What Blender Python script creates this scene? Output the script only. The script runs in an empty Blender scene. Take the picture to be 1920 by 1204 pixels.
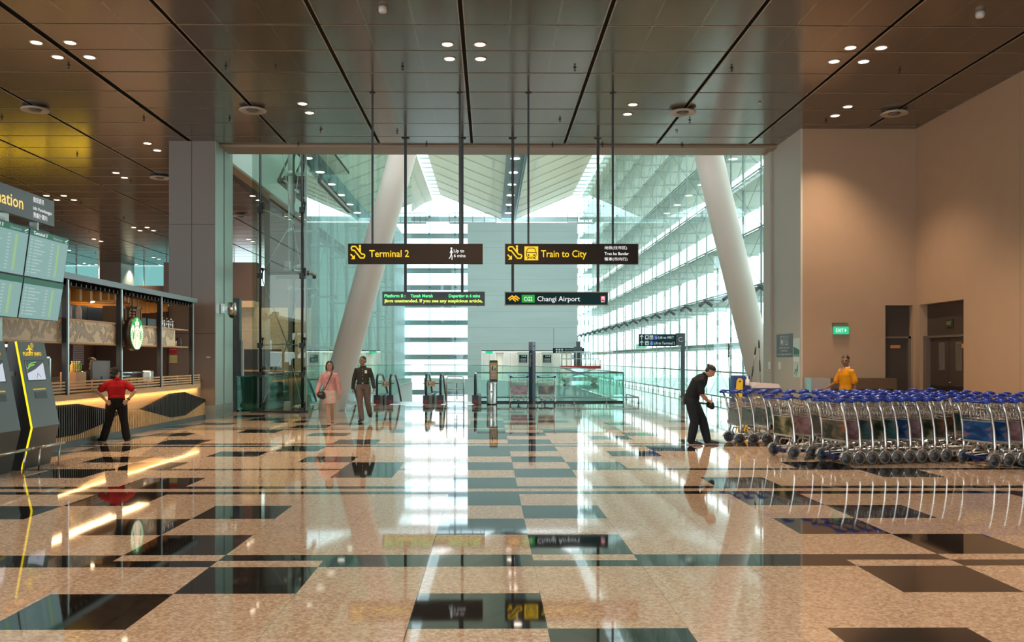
import bpy, bmesh, math, random
from mathutils import Vector, Matrix, Euler
R = math.radians
random.seed(7)
SC = bpy.context.scene
COL = SC.collection

# ---------------------------------------------------------------- camera, sky, exposure
F, CX, CY, EYE = 1650.0, 919.0, 673.0, 1.6
cam = bpy.data.cameras.new('camera')
cam.sensor_width = 36.0
cam.lens = 36.0 * F / 1920.0
YAW = R(0.50)
cam.shift_x = (960.0 - (CX + F * math.tan(YAW))) / 1920.0
cam.shift_y = (CY - 602.0) / 1920.0
cam.clip_end = 600
camo = bpy.data.objects.new('camera', cam)
camo.location = (0, 0, EYE)
camo.rotation_euler = (R(90), 0, -YAW)
COL.objects.link(camo)
SC.camera = camo
SC.view_settings.view_transform = 'Standard'
SC.view_settings.look = 'None'
SC.view_settings.gamma = 1.0
SC.view_settings.use_curve_mapping = False
SC.view_settings.exposure = 0.36
w = bpy.data.worlds.new('sky')
SC.world = w
w.use_nodes = True
nt = w.node_tree
bg = nt.nodes['Background']
tc = nt.nodes.new('ShaderNodeTexCoord')
sx = nt.nodes.new('ShaderNodeSeparateXYZ')
rp = nt.nodes.new('ShaderNodeValToRGB')
nt.links.new(tc.outputs['Generated'], sx.inputs[0])
nt.links.new(sx.outputs[2], rp.inputs[0])
rp.color_ramp.elements[0].color = (0.78, 0.90, 0.92, 1)
rp.color_ramp.elements[1].position = 0.5
rp.color_ramp.elements[1].color = (0.92, 0.98, 1.0, 1)
nt.links.new(rp.outputs[0], bg.inputs[0])
bg.inputs[1].default_value = 3.0
SC.cycles.max_bounces = 8
SC.cycles.diffuse_bounces = 4
SC.cycles.glossy_bounces = 4
SC.cycles.transmission_bounces = 4
SC.cycles.transparent_max_bounces = 16
SC.cycles.sample_clamp_indirect = 4.0
SC.cycles.caustics_reflective = False
SC.cycles.caustics_refractive = False


def px(x, y, Z):
    """a pixel at depth Z -> world point (used to measure, not to fit)"""
    return ((x - CX) / F * Z, Z, EYE + (CY - y) / F * Z)


# ---------------------------------------------------------------- materials
MATS = {}


def mat(name, col, rough=0.5, metal=0.0, emit=None, es=0.0, noise=0.0, nscale=20.0, bump=0.0, bscale=60.0,
        spec=0.5, alpha=1.0, coat=0.0, stretch=None):
    if name in MATS:
        return MATS[name]
    m = bpy.data.materials.new(name)
    m.use_nodes = True
    N, L = m.node_tree.nodes, m.node_tree.links
    b = N['Principled BSDF']
    c4 = (col[0], col[1], col[2], 1)
    b.inputs['Base Color'].default_value = c4
    b.inputs['Roughness'].default_value = rough
    b.inputs['Metallic'].default_value = metal
    b.inputs['Specular IOR Level'].default_value = spec
    b.inputs['Coat Weight'].default_value = coat
    if emit:
        b.inputs['Emission Color'].default_value = (emit[0], emit[1], emit[2], 1)
        b.inputs['Emission Strength'].default_value = es
    if noise or bump:
        t = N.new('ShaderNodeTexCoord')
        mp = N.new('ShaderNodeMapping')
        if stretch:
            mp.inputs['Scale'].default_value = stretch
        L.new(t.outputs['Object'], mp.inputs[0])
        if noise:
            n = N.new('ShaderNodeTexNoise')
            n.inputs['Scale'].default_value = nscale
            n.inputs['Detail'].default_value = 4
            L.new(mp.outputs[0], n.inputs[0])
            r = N.new('ShaderNodeMapRange')
            r.inputs[1].default_value = 0.3
            r.inputs[2].default_value = 0.7
            r.inputs[3].default_value = 1 - noise
            r.inputs[4].default_value = 1 + noise
            L.new(n.outputs[0], r.inputs[0])
            mx = N.new('ShaderNodeVectorMath')
            mx.operation = 'SCALE'
            mx.inputs[0].default_value = col[:3]
            L.new(r.outputs[0], mx.inputs['Scale'])
            L.new(mx.outputs[0], b.inputs['Base Color'])
        if bump:
            n2 = N.new('ShaderNodeTexNoise')
            n2.inputs['Scale'].default_value = bscale
            L.new(mp.outputs[0], n2.inputs[0])
            bp = N.new('ShaderNodeBump')
            bp.inputs['Strength'].default_value = bump
            bp.inputs['Distance'].default_value = 0.01
            L.new(n2.outputs[0], bp.inputs['Height'])
            L.new(bp.outputs[0], b.inputs['Normal'])
    MATS[name] = m
    return m


def glass(name, tint=(0.86, 0.96, 0.93), refl=1.0, ior=1.5, rough=0.0, body=0.0, bodycol=(0.5, 0.7, 0.65)):
    if name in MATS:
        return MATS[name]
    m = bpy.data.materials.new(name)
    m.use_nodes = True
    N, L = m.node_tree.nodes, m.node_tree.links
    N.remove(N['Principled BSDF'])
    out = N['Material Output']
    tr = N.new('ShaderNodeBsdfTransparent')
    tr.inputs[0].default_value = (*tint, 1)
    gl = N.new('ShaderNodeBsdfGlossy')
    gl.inputs['Roughness'].default_value = rough
    gl.inputs[0].default_value = (0.92, 1.0, 0.98, 1)
    geo = N.new('ShaderNodeNewGeometry')
    iorn = N.new('ShaderNodeMapRange')
    iorn.inputs[3].default_value = ior
    iorn.inputs[4].default_value = 1.0 / ior
    L.new(geo.outputs['Backfacing'], iorn.inputs[0])
    fr = N.new('ShaderNodeFresnel')
    L.new(iorn.outputs[0], fr.inputs['IOR'])
    mx = N.new('ShaderNodeMixShader')
    fk = N.new('ShaderNodeMath')
    fk.operation = 'MULTIPLY'
    fk.inputs[1].default_value = refl
    L.new(fr.outputs[0], fk.inputs[0])
    L.new(fk.outputs[0], mx.inputs[0])
    src = tr
    if body > 0:
        df = N.new('ShaderNodeBsdfDiffuse')
        df.inputs[0].default_value = (*bodycol, 1)
        m2 = N.new('ShaderNodeMixShader')
        m2.inputs[0].default_value = body
        L.new(tr.outputs[0], m2.inputs[1])
        L.new(df.outputs[0], m2.inputs[2])
        src = m2
    L.new(src.outputs[0], mx.inputs[1])
    L.new(gl.outputs[0], mx.inputs[2])
    L.new(mx.outputs[0], out.inputs[0])
    MATS[name] = m
    return m


def emis(name, col, s):
    return mat(name, (0.02, 0.02, 0.02), 0.6, emit=col, es=s)


STEEL = mat('brushed steel', (0.62, 0.62, 0.60), 0.28, 1.0, noise=0.06, nscale=30, stretch=(1, 1, 8))
CHROME = mat('polished chrome', (0.78, 0.78, 0.80), 0.14, 1.0)
BLACKM = mat('black metal', (0.012, 0.012, 0.013), 0.42)
BLACKR = mat('black rubber', (0.012, 0.012, 0.012), 0.6)
WHITE = mat('white paint', (0.78, 0.78, 0.75), 0.5)
SIGNBR = mat('dark brown sign panel', (0.026, 0.018, 0.014), 0.5, spec=.12)
SIGNTL = mat('dark teal sign panel', (0.004, 0.034, 0.044), 0.5, spec=.12)
YEL = emis('yellow sign lettering', (1.0, 0.62, 0.0), 0.85)
WHT = emis('white sign lettering', (1.0, 1.0, 1.0), 0.75)
WHP = mat('white printed lettering', (0.8, 0.8, 0.8), 0.5)


# ---------------------------------------------------------------- mesh builder
class MB:
    def __init__(s):
        s.v, s.f, s.m, s.sm = [], [], [], []
        s.cur = 0

    def add(s, vs, fs, smooth=False):
        o = len(s.v)
        s.v += [tuple(v) for v in vs]
        for f in fs:
            s.f.append([i + o for i in f])
            s.m.append(s.cur)
            s.sm.append(smooth)
        return s

    def box(s, x0, x1, y0, y1, z0, z1):
        x0, x1 = min(x0, x1), max(x0, x1)
        y0, y1 = min(y0, y1), max(y0, y1)
        z0, z1 = min(z0, z1), max(z0, z1)
        vs = [(x0, y0, z0), (x1, y0, z0), (x1, y1, z0), (x0, y1, z0), (x0, y0, z1), (x1, y0, z1), (x1, y1, z1), (x0, y1, z1)]
        return s.add(vs, [(0, 3, 2, 1), (4, 5, 6, 7), (0, 1, 5, 4), (1, 2, 6, 5), (2, 3, 7, 6), (3, 0, 4, 7)])

    def bar(s, p0, p1, w, h, up=(0, 0, 1)):
        p0, p1 = Vector(p0), Vector(p1)
        d = (p1 - p0).normalized()
        u = Vector(up)
        if abs(d.dot(u)) > 0.98:
            u = Vector((0, 1, 0))
        a = d.cross(u).normalized() * (w / 2)
        b = a.cross(d).normalized() * (h / 2)
        vs = [p0 - a - b, p0 + a - b, p0 + a + b, p0 - a + b, p1 - a - b, p1 + a - b, p1 + a + b, p1 - a + b]
        return s.add(vs, [(0, 1, 2, 3), (4, 7, 6, 5), (0, 4, 5, 1), (1, 5, 6, 2), (2, 6, 7, 3), (3, 7, 4, 0)])

    def tube(s, pts, r, n=8, closed=False, lat=None, r2=None):
        """tube through points; r a number or a list; with lat (a vector) it is elliptic: r along lat, r2 across"""
        P = [Vector(p) for p in pts]
        k = len(P)
        rs = r if isinstance(r, (list, tuple)) else [r] * k
        r2s = rs if r2 is None else (r2 if isinstance(r2, (list, tuple)) else [r2] * k)
        vs = []
        prev = None
        for i, p in enumerate(P):
            if closed:
                t = (P[(i + 1) % k] - P[i - 1]).normalized()
            elif i == 0:
                t = (P[1] - P[0]).normalized()
            elif i == k - 1:
                t = (P[-1] - P[-2]).normalized()
            else:
                t = ((P[i + 1] - P[i]).normalized() + (P[i] - P[i - 1]).normalized())
                t = t.normalized() if t.length > 1e-6 else (P[i + 1] - P[i]).normalized()
            if lat is not None:
                a = Vector(lat)
                a = (a - t * a.dot(t)).normalized()
            elif prev is None:
                a = t.orthogonal().normalized()
            else:
                a = (prev - t * prev.dot(t))
                a = a.normalized() if a.length > 1e-6 else t.orthogonal().normalized()
            prev = a
            b = t.cross(a)
            for j in range(n):
                th = 2 * math.pi * j / n
                vs.append(p + a * (rs[i] * math.cos(th)) + b * (r2s[i] * math.sin(th)))
        fs = []
        for i in range(k if closed else k - 1):
            i2 = (i + 1) % k
            for j in range(n):
                j2 = (j + 1) % n
                fs.append((i * n + j, i * n + j2, i2 * n + j2, i2 * n + j))
        if not closed:
            fs.append(tuple(reversed(range(n))))
            fs.append(tuple((k - 1) * n + j for j in range(n)))
        return s.add(vs, fs, True)

    def cyl(s, p0, p1, r, n=12, r1=None):
        return s.tube([p0, p1], [r, r if r1 is None else r1], n)

    def ball(s, c, rx, ry=None, rz=None, n=12, m=8, rot=None):
        ry = rx if ry is None else ry
        rz = rx if rz is None else rz
        c = Vector(c)
        vs = []
        for i in range(1, m):
            ph = math.pi * i / m
            for j in range(n):
                th = 2 * math.pi * j / n
                q = Vector((rx * math.sin(ph) * math.cos(th), ry * math.sin(ph) * math.sin(th), rz * math.cos(ph)))
                vs.append(c + (rot @ q if rot else q))
        top = c + (rot @ Vector((0, 0, rz)) if rot else Vector((0, 0, rz)))
        bot = c + (rot @ Vector((0, 0, -rz)) if rot else Vector((0, 0, -rz)))
        vs += [top, bot]
        T, B = (m - 1) * n, (m - 1) * n + 1
        fs = []
        for i in range(m - 2):
            for j in range(n):
                j2 = (j + 1) % n
                fs.append((i * n + j, (i + 1) * n + j, (i + 1) * n + j2, i * n + j2))
        for j in range(n):
            j2 = (j + 1) % n
            fs.append((T, j, j2))
            fs.append((B, (m - 2) * n + j2, (m - 2) * n + j))
        return s.add(vs, fs, True)

    def lathe(s, prof, c=(0, 0, 0), n=20):
        """profile of (r, z) about the vertical axis at c"""
        vs, fs = [], []
        k = len(prof)
        for r, z in prof:
            for j in range(n):
                th = 2 * math.pi * j / n
                vs.append((c[0] + r * math.cos(th), c[1] + r * math.sin(th), c[2] + z))
        for i in range(k - 1):
            for j in range(n):
                j2 = (j + 1) % n
                fs.append((i * n + j, i * n + j2, (i + 1) * n + j2, (i + 1) * n + j))
        fs.append(tuple(reversed(range(n))))
        fs.append(tuple((k - 1) * n + j for j in range(n)))
        return s.add(vs, fs, True)

    def prism(s, poly, o, u, v, d):
        """polygon of (a, b) in plane o + a u + b v, pushed along vector d"""
        o, u, v, d = Vector(o), Vector(u), Vector(v), Vector(d)
        n = len(poly)
        lo = [o + u * a + v * b for a, b in poly]
        vs = lo + [p + d for p in lo]
        fs = [tuple(range(n)), tuple(reversed(range(n, 2 * n)))]
        for i in range(n):
            j = (i + 1) % n
            fs.append((i, i + n, j + n, j))
        return s.add(vs, fs)

    def build(s, name, material, parent=None, bevel=0.0, fix=True):
        me = bpy.data.meshes.new(name)
        me.from_pydata(s.v, [], s.f)
        ms = material if isinstance(material, (list, tuple)) else [material]
        for m_ in ms:
            me.materials.append(m_)
        for p, mi, sm in zip(me.polygons, s.m, s.sm):
            p.material_index = mi
            p.use_smooth = sm
        if fix:
            b = bmesh.new()
            b.from_mesh(me)
            bmesh.ops.recalc_face_normals(b, faces=b.faces)
            b.to_mesh(me)
            b.free()
        o = bpy.data.objects.new(name, me)
        COL.objects.link(o)
        if parent is not None:
            o.parent = parent
        if bevel:
            md = o.modifiers.new('bevel', 'BEVEL')
            md.width = bevel
            md.segments = 2
            md.limit_method = 'ANGLE'
        return o


def tag(o, label=None, cat=None, group=None, kind=None):
    if label:
        o['label'] = label
    if cat:
        o['category'] = cat
    if group:
        o['group'] = group
    if kind:
        o['kind'] = kind
    return o


def thing(name, label, cat, loc=(0, 0, 0), rz=0.0, group=None):
    o = bpy.data.objects.new(name, None)
    o.empty_display_size = 0.1
    o.location = loc
    o.rotation_euler = (0, 0, rz)
    COL.objects.link(o)
    return tag(o, label, cat, group)


def struct(name, mb, m, parent=None, **k):
    o = mb.build(name, m, parent, **k)
    if parent is None:
        o['kind'] = 'structure'
    return o


def dup(root, loc=None, rz=None, label=None, group=None):
    r = root.copy()
    COL.objects.link(r)
    if loc is not None:
        r.location = loc
    if rz is not None:
        r.rotation_euler = (0, 0, rz)
    if label:
        r['label'] = label
    if group:
        r['group'] = group
    for ch in list(root.children):
        c = ch.copy()
        COL.objects.link(c)
        c.parent = r
        for g in list(ch.children):
            d = g.copy()
            COL.objects.link(d)
            d.parent = c
    return r


FACE = {'-y': (R(90), 0, 0), '+x': (R(90), 0, R(90)), '-x': (R(90), 0, R(-90))}


def text(name, s, x, y, z, h, m, parent=None, face='-y', width=None, bold=0.0, align='LEFT', ex=0.002, rot=None, shear=0.0,
         vert=False):
    """lettering of cap height h with its lower left corner at (x, y, z)"""
    cu = bpy.data.curves.new(name, 'FONT')
    cu.body = s
    cu.size = 1.0
    cu.offset = bold
    cu.resolution_u = 2
    cu.shear = shear
    o = bpy.data.objects.new(name, cu)
    COL.objects.link(o)
    dg = bpy.context.evaluated_depsgraph_get()
    dg.update()
    me = bpy.data.meshes.new_from_object(o.evaluated_get(dg))
    COL.objects.unlink(o)
    bpy.data.objects.remove(o)
    if not me.vertices:
        return None
    xs = [v.co.x for v in me.vertices]
    ys = [v.co.y for v in me.vertices]
    x0, x1, y0, y1 = min(xs), max(xs), min(ys), max(ys)
    cjk = any(ord(c) > 0x2e00 for c in s)
    cap = (y1 - y0) if cjk else 0.73
    base = y0 if cjk else 0.0
    k = h / cap
    kx = k if width is None else width / (x1 - x0)
    shift = {'LEFT': 0, 'CENTER': -(x1 - x0) * kx / 2, 'RIGHT': -(x1 - x0) * kx}[align]
    for v in me.vertices:
        v.co = ((v.co.x - x0) * kx + shift, (v.co.y - base) * k, 0)
    me.materials.clear()
    me.materials.append(m)
    for p in me.polygons:
        p.material_index = 0
    o = bpy.data.objects.new(name, me)
    COL.objects.link(o)
    o.location = (x, y, z)
    o.rotation_euler = rot if rot else FACE[face]
    if parent is not None:
        o.parent = parent
    return o

# ================================================================ THE SETTING
# floor: polished granite laid in beige and black slabs
PX, PY, GX = 0.8317, 0.80, -0.491


def granite(name, c0, c1, joint, rough, sp):
    m = bpy.data.materials.new(name)
    m.use_nodes = True
    N, L = m.node_tree.nodes, m.node_tree.links
    b = N['Principled BSDF']
    t = N.new('ShaderNodeTexCoord')
    v = N.new('ShaderNodeTexVoronoi')
    v.inputs['Scale'].default_value = 55
    L.new(t.outputs['Object'], v.inputs[0])
    n = N.new('ShaderNodeTexNoise')
    n.inputs['Scale'].default_value = 26
    n.inputs['Detail'].default_value = 5
    L.new(t.outputs['Object'], n.inputs[0])
    s = N.new('ShaderNodeSeparateColor')
    L.new(v.outputs['Color'], s.inputs[0])
    a = N.new('ShaderNodeMath')
    a.operation = 'MULTIPLY_ADD'
    a.inputs[1].default_value = sp
    L.new(s.outputs[0], a.inputs[0])
    L.new(n.outputs[0], a.inputs[2])
    r = N.new('ShaderNodeMapRange')
    r.inputs[1].default_value = 0.35
    r.inputs[2].default_value = 0.35 + sp + 0.35
    L.new(a.outputs[0], r.inputs[0])
    mx = N.new('ShaderNodeMix')
    mx.data_type = 'RGBA'
    mx.inputs[6].default_value = (*c0, 1)
    mx.inputs[7].default_value = (*c1, 1)
    L.new(r.outputs[0], mx.inputs[0])
    # slab joints
    sp3 = N.new('ShaderNodeSeparateXYZ')
    L.new(t.outputs['Object'], sp3.inputs[0])

    def near(sock, pitch, off, wdt):
        q = N.new('ShaderNodeMath')
        q.operation = 'SUBTRACT'
        q.inputs[1].default_value = off - pitch * 200 - pitch / 2
        L.new(sock, q.inputs[0])
        w_ = N.new('ShaderNodeMath')
        w_.operation = 'FLOORED_MODULO'
        w_.inputs[1].default_value = pitch
        L.new(q.outputs[0], w_.inputs[0])
        d = N.new('ShaderNodeMath')
        d.operation = 'SUBTRACT'
        d.inputs[1].default_value = pitch / 2
        L.new(w_.outputs[0], d.inputs[0])
        e = N.new('ShaderNodeMath')
        e.operation = 'ABSOLUTE'
        L.new(d.outputs[0], e.inputs[0])
        g = N.new('ShaderNodeMath')
        g.operation = 'LESS_THAN'
        g.inputs[1].default_value = wdt
        L.new(e.outputs[0], g.inputs[0])
        return g.outputs[0]
    j1 = near(sp3.outputs[0], PX, GX, 0.0014)
    j2 = near(sp3.outputs[0], PX * 12, GX, 0.004)
    j3 = near(sp3.outputs[1], 1.6, 0.417, 0.0012)
    m1 = N.new('ShaderNodeMath')
    m1.operation = 'MAXIMUM'
    L.new(j1, m1.inputs[0])
    L.new(j2, m1.inputs[1])
    m2 = N.new('ShaderNodeMath')
    m2.operation = 'MAXIMUM'
    L.new(m1.outputs[0], m2.inputs[0])
    L.new(j3, m2.inputs[1])
    mx2 = N.new('ShaderNodeMix')
    mx2.data_type = 'RGBA'
    L.new(m2.outputs[0], mx2.inputs[0])
    L.new(mx.outputs[2], mx2.inputs[6])
    mx2.inputs[7].default_value = (*joint, 1)
    L.new(mx2.outputs[2], b.inputs['Base Color'])
    b.inputs['Roughness'].default_value = rough
    b.inputs['IOR'].default_value = 1.65
    # the slabs are ground a little uneven: long soft ripples in the polish
    n3 = N.new('ShaderNodeTexNoise')
    n3.inputs['Scale'].default_value = 1.7
    n3.inputs['Detail'].default_value = 2
    L.new(t.outputs['Object'], n3.inputs[0])
    bp = N.new('ShaderNodeBump')
    bp.inputs['Strength'].default_value = 0.022
    bp.inputs['Distance'].default_value = 0.010
    L.new(n3.outputs[0], bp.inputs['Height'])
    L.new(bp.outputs[0], b.inputs['Normal'])
    return m


BEIGE = granite('beige granite', (0.42, 0.265, 0.165), (0.86, 0.66, 0.485), (0.16, 0.10, 0.06), 0.045, 0.9)
BLACKG = granite('black granite', (0.004, 0.004, 0.004), (0.022, 0.020, 0.019), (0.03, 0.03, 0.03), 0.035, 0.5)

# rows of the pattern, near to far: (near, far, dark columns); 'all' = a dark stripe
ROWS = [(4.42, 5.217, {1, 3, -5}), (5.217, 6.007, {-3, 0}), (6.007, 6.778, {-2, 4}),
        (6.778, 6.985, {-9, -8, -7, -6, -5, -4, -3, -1, 0, 1, 2, 3, 5, 7, 8}),
        (6.985, 7.19, {-9, -8, -7, -6, -5, -4, -2, -1, 0, 2, 3, 4, 6, 8}),
        (7.19, 8.01, {-3, 1, 5, -7, 9}), (8.01, 8.815, {-4, 0, 4, 8}), (8.815, 9.60, {-3, 1, 5, -6}),
        (9.60, 10.41, {-5, 0, 4, 8, -9}), (10.41, 10.62, 'all'), (10.62, 10.85, set()), (10.85, 11.06, 'all'),
        (11.06, 11.86, {-5, 0, 4, -9}), (11.86, 12.65, {-2, 1, -7, 7}), (12.65, 12.83, 'all')]
y = 12.83
rnd = random.Random(4)
i = 0
while y < 33.3:
    i += 1
    if i % 5 == 0:
        ROWS += [(y, y + 0.2, 'all'), (y + 0.2, y + 0.43, set()), (y + 0.43, y + 0.63, 'all')]
        y += 0.63
    else:
        o_ = [0, 2, 3, 1][i % 4]
        ROWS.append((y, y + PY, {c for c in range(-40, 14) if (c + o_) % 4 == 0 and rnd.random() < 0.8} | ({0} if i % 2 else {1})))
        y += PY
y = 4.42
i = 0
while y > -12:
    i += 1
    ROWS.append((y - PY, y, {c for c in range(-40, 14) if (c * 3 + i) % 5 == 0}))
    y -= PY
fl = MB()
XL, XR, YEND = -33.0, 10.9, 32.9
for (a, b_, dk) in ROWS:
    b_ = min(b_, YEND)
    if a >= YEND:
        continue
    k = -40
    while True:
        x0 = max(GX + k * PX, XL)
        x1 = min(GX + (k + 1) * PX, XR)
        if x0 >= XR:
            break
        fl.cur = 1 if (dk == 'all' or k in dk) else 0
        fl.add([(x0, a, 0), (x1, a, 0), (x1, b_, 0), (x0, b_, 0)], [(0, 1, 2, 3)])
        k += 1
# void edge on the right of the escalators: the walkway runs on beside it
EDGE = [(4.86, 32.2), (4.84, 38.0), (4.80, 49.0), (4.2, 54.0), (2.6, 60.0), (0.9, 65.0), (-0.7, 69.0), (-3.2, 73.0), (-5.6, 74.5)]
k = 0
for a in range(len(EDGE) - 1):
    (xa, ya), (xb, yb) = EDGE[a], EDGE[a + 1]
    ya = max(ya, YEND)
    nseg = max(1, int((yb - ya) / 0.8))
    for s_ in range(nseg):
        t0, t1 = s_ / nseg, (s_ + 1) / nseg
        X0, X1 = xa + (xb - xa) * t0, xa + (xb - xa) * t1
        Y0, Y1 = ya + (yb - ya) * t0, ya + (yb - ya) * t1
        k += 1
        fl.cur = 1 if k % 9 == 0 else 0
        fl.add([(X0, Y0, 0), (9.3, Y0, 0), (9.3, Y1, 0), (X1, Y1, 0)], [(0, 1, 2, 3)])
fl.cur = 0
fl.add([(-5.6, 74.5, 0), (9.3, 74.5, 0), (9.3, 93.5, 0), (-8.4, 93.5, 0), (-8.4, 74.5, 0)], [(0, 1, 2, 3, 4)])
# behind the escalators on the left the slab carries on under the side hall
fl.add([(-33, YEND, 0), (-5.5, YEND, 0), (-5.5, 62, 0), (-33, 62, 0)], [(0, 1, 2, 3)])
floor = struct('floor', fl, [BEIGE, BLACKG], fix=False)
# slab edge below the floor
SLAB = mat('pale slab edge', (0.62, 0.68, 0.67), 0.6)
sl = MB()
for a in range(len(EDGE) - 1):
    (xa, ya), (xb, yb) = EDGE[a], EDGE[a + 1]
    sl.add([(xa, ya, -0.02), (xb, yb, -0.02), (xb, yb, -1.1), (xa, ya, -1.1), (xa + .15, ya, -0.02), (xb + .15, yb, -0.02), (xb + .15, yb, -1.1), (xa + .15, ya, -1.1)],
           [(0, 1, 2, 3), (4, 7, 6, 5), (0, 4, 5, 1), (3, 2, 6, 7)])
sl.box(-5.5, 4.86, 32.75, 32.9, -1.1, -0.02)
struct('trim_1', sl, SLAB)
lf = MB().box(-8.4, 9.3, 33, 93.5, -7.0, -6.8)
struct('floor_lower', lf, mat('pale lower floor', (0.55, 0.60, 0.58), 0.3))
gr = MB().box(-60, 260, -60, 420, -7.6, -7.4)
tag(struct('ground', gr, mat('pale apron concrete', (0.50, 0.54, 0.52), 0.8, noise=0.1, nscale=0.1)), None)

# ceiling of the hall: brown perforated metal panels between black joints
CH = 7.4
CEILM = mat('brown perforated metal ceiling', (0.165, 0.135, 0.108), 0.16, 0.5, noise=0.05, nscale=0.7)
# finer panel seams in the ceiling metal
N, L = CEILM.node_tree.nodes, CEILM.node_tree.links
b = N['Principled BSDF']
t = N.new('ShaderNodeTexCoord')
sp = N.new('ShaderNodeSeparateXYZ')
L.new(t.outputs['Object'], sp.inputs[0])
q = N.new('ShaderNodeMath'); q.operation = 'SUBTRACT'; q.inputs[1].default_value = GX - 0.8317 * 200 - 0.4158
L.new(sp.outputs[0], q.inputs[0])
q2 = N.new('ShaderNodeMath'); q2.operation = 'FLOORED_MODULO'; q2.inputs[1].default_value = 0.8317
L.new(q.outputs[0], q2.inputs[0])
q3 = N.new('ShaderNodeMath'); q3.operation = 'SUBTRACT'; q3.inputs[1].default_value = 0.4158
L.new(q2.outputs[0], q3.inputs[0])
q4 = N.new('ShaderNodeMath'); q4.operation = 'ABSOLUTE'
L.new(q3.outputs[0], q4.inputs[0])
q5 = N.new('ShaderNodeMath'); q5.operation = 'LESS_THAN'; q5.inputs[1].default_value = 0.02
L.new(q4.outputs[0], q5.inputs[0])
mx = N.new('ShaderNodeMix'); mx.data_type = 'RGBA'
mx.inputs[7].default_value = (0.21, 0.19, 0.165, 1)
L.new(q5.outputs[0], mx.inputs[0])
old = b.inputs['Base Color'].links[0].from_socket
L.new(old, mx.inputs[6])
L.new(mx.outputs[2], b.inputs['Base Color'])
# slight waviness of thin sheet, panel by panel
wv = N.new('ShaderNodeTexNoise'); wv.inputs['Scale'].default_value = 0.9
L.new(t.outputs['Object'], wv.inputs[0])
bp = N.new('ShaderNodeBump'); bp.inputs['Strength'].default_value = 0.08; bp.inputs['Distance'].default_value = 0.02
L.new(wv.outputs[0], bp.inputs['Height'])
L.new(bp.outputs[0], b.inputs['Normal'])
LIPM = mat('pale panel lip', (0.36, 0.30, 0.25), 0.35, 0.3)

ce = MB()
PXC, PYC = 2.495, 1.281
YB = 23.87


def ceil_panels(xa, xb, ya, yb):
    k0 = math.floor((xa - GX) / PXC)
    x = GX + k0 * PXC
    while x < xb:
        x0, x1 = max(x + 0.035, xa), min(x + PXC - 0.035, xb)
        n0 = math.floor((ya - 15.29) / PYC)
        yy = 15.29 + n0 * PYC
        while yy < yb:
            y0, y1 = max(yy + 0.013, ya), min(yy + PYC - 0.013, yb)
            if x1 - x0 > 0.05 and y1 - y0 > 0.05:
                ce.cur = 0
                l = 0.022
                ce.add([(x0 + l, y0 + l, CH), (x1 - l, y0 + l, CH), (x1 - l, y1 - l, CH), (x0 + l, y1 - l, CH)], [(0, 3, 2, 1)])
                ce.cur = 1
                ce.add([(x0, y0, CH + .004), (x1, y0, CH + .004), (x1, y1, CH + .004), (x0, y1, CH + .004),
                        (x0 + l, y0 + l, CH), (x1 - l, y0 + l, CH), (x1 - l, y1 - l, CH), (x0 + l, y1 - l, CH)],
                       [(0, 4, 5, 1), (1, 5, 6, 2), (2, 6, 7, 3), (3, 7, 4, 0)])
            yy += PYC
        x += PXC


ceil_panels(-8.06, 10.73, -8, YB)
ceil_panels(-31, -8.06, -8, 55)
ce.cur = 2
ce.box(-31, 10.9, -8, YB, CH + 0.06, CH + 0.4)
ce.box(-31, -8.06, YB, 55, CH + 0.06, CH + 0.4)
ceiling = struct('ceiling', ce, [CEILM, LIPM, mat('black ceiling void', (0.006, 0.006, 0.006), 0.9)], fix=False)

# beam over the opening
BEAMM = mat('brown beam cladding', (0.30, 0.22, 0.155), 0.45)
bm_ = MB()
bm_.box(-8.06, 7.9, 23.9, 24.75, CH - 0.06, CH + 0.05)
bm_.box(-7.7, 7.9, 24.0, 24.75, CH + 0.05, 9.2)
bm_.box(-8.06, -7.7, 24.75, 37.0, CH - 0.02, CH + 0.06)
struct('trim_2', bm_, BEAMM)
struct('trim_3', MB().box(-8.3, -8.06, 24.0, 37.0, CH - 0.03, CH + 0.05), BLACKM)
struct('trim_4', MB().box(-7.9, -7.7, 24.75, 37.2, CH + 0.06, 16.0), mat('pale upper wall', (0.70, 0.76, 0.72), 0.6))

# right-hand block and wall
WALLR = mat('beige wall panel', (0.37, 0.245, 0.158), 0.55, noise=0.02, nscale=3)
WALLS = mat('off-white jamb panel', (0.50, 0.47, 0.41), 0.5)
DOORF = mat('dark bronze door', (0.050, 0.033, 0.024), 0.4)
DOORL = mat('bronze door frame', (0.13, 0.095, 0.07), 0.4)
wr = MB()
TOP = CH + 0.3
wr.box(7.87, 9.965, 22.1, 22.4, 0, TOP)
wr.box(9.965, 10.66, 22.1, 22.4, 2.95, TOP)
wr.box(10.66, 10.9, 22.1, 22.4, 0, TOP)
struct('wall_front', wr, WALLR)
wr = MB()
wr.box(10.73, 11.0, 21.9, 22.1, 0, TOP)
wr.box(10.73, 11.0, 19.85, 21.9, 2.95, TOP)
wr.box(10.73, 11.0, 17.73, 19.85, 0, TOP)
wr.box(10.735, 11.0, 17.715, 17.73, 0, TOP)
wr.box(10.73, 11.0, -8, 17.715, 0, TOP)
struct('wall_right', wr, WALLR)
wr = MB()
wr.box(7.82, 7.87, 22.1, 24.25, 0, TOP)
wr.box(7.75, 9.6, 24.30, 24.9, 0, 16.0)
struct('wall_jamb', wr, WALLS)
struct('trim_5', MB().box(7.84, 7.9, 24.25, 24.30, 0, TOP), BLACKM)
struct('wall_back', MB().box(7.87, 11, 24.9, 25.0, 0, 9), WALLS)

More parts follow.
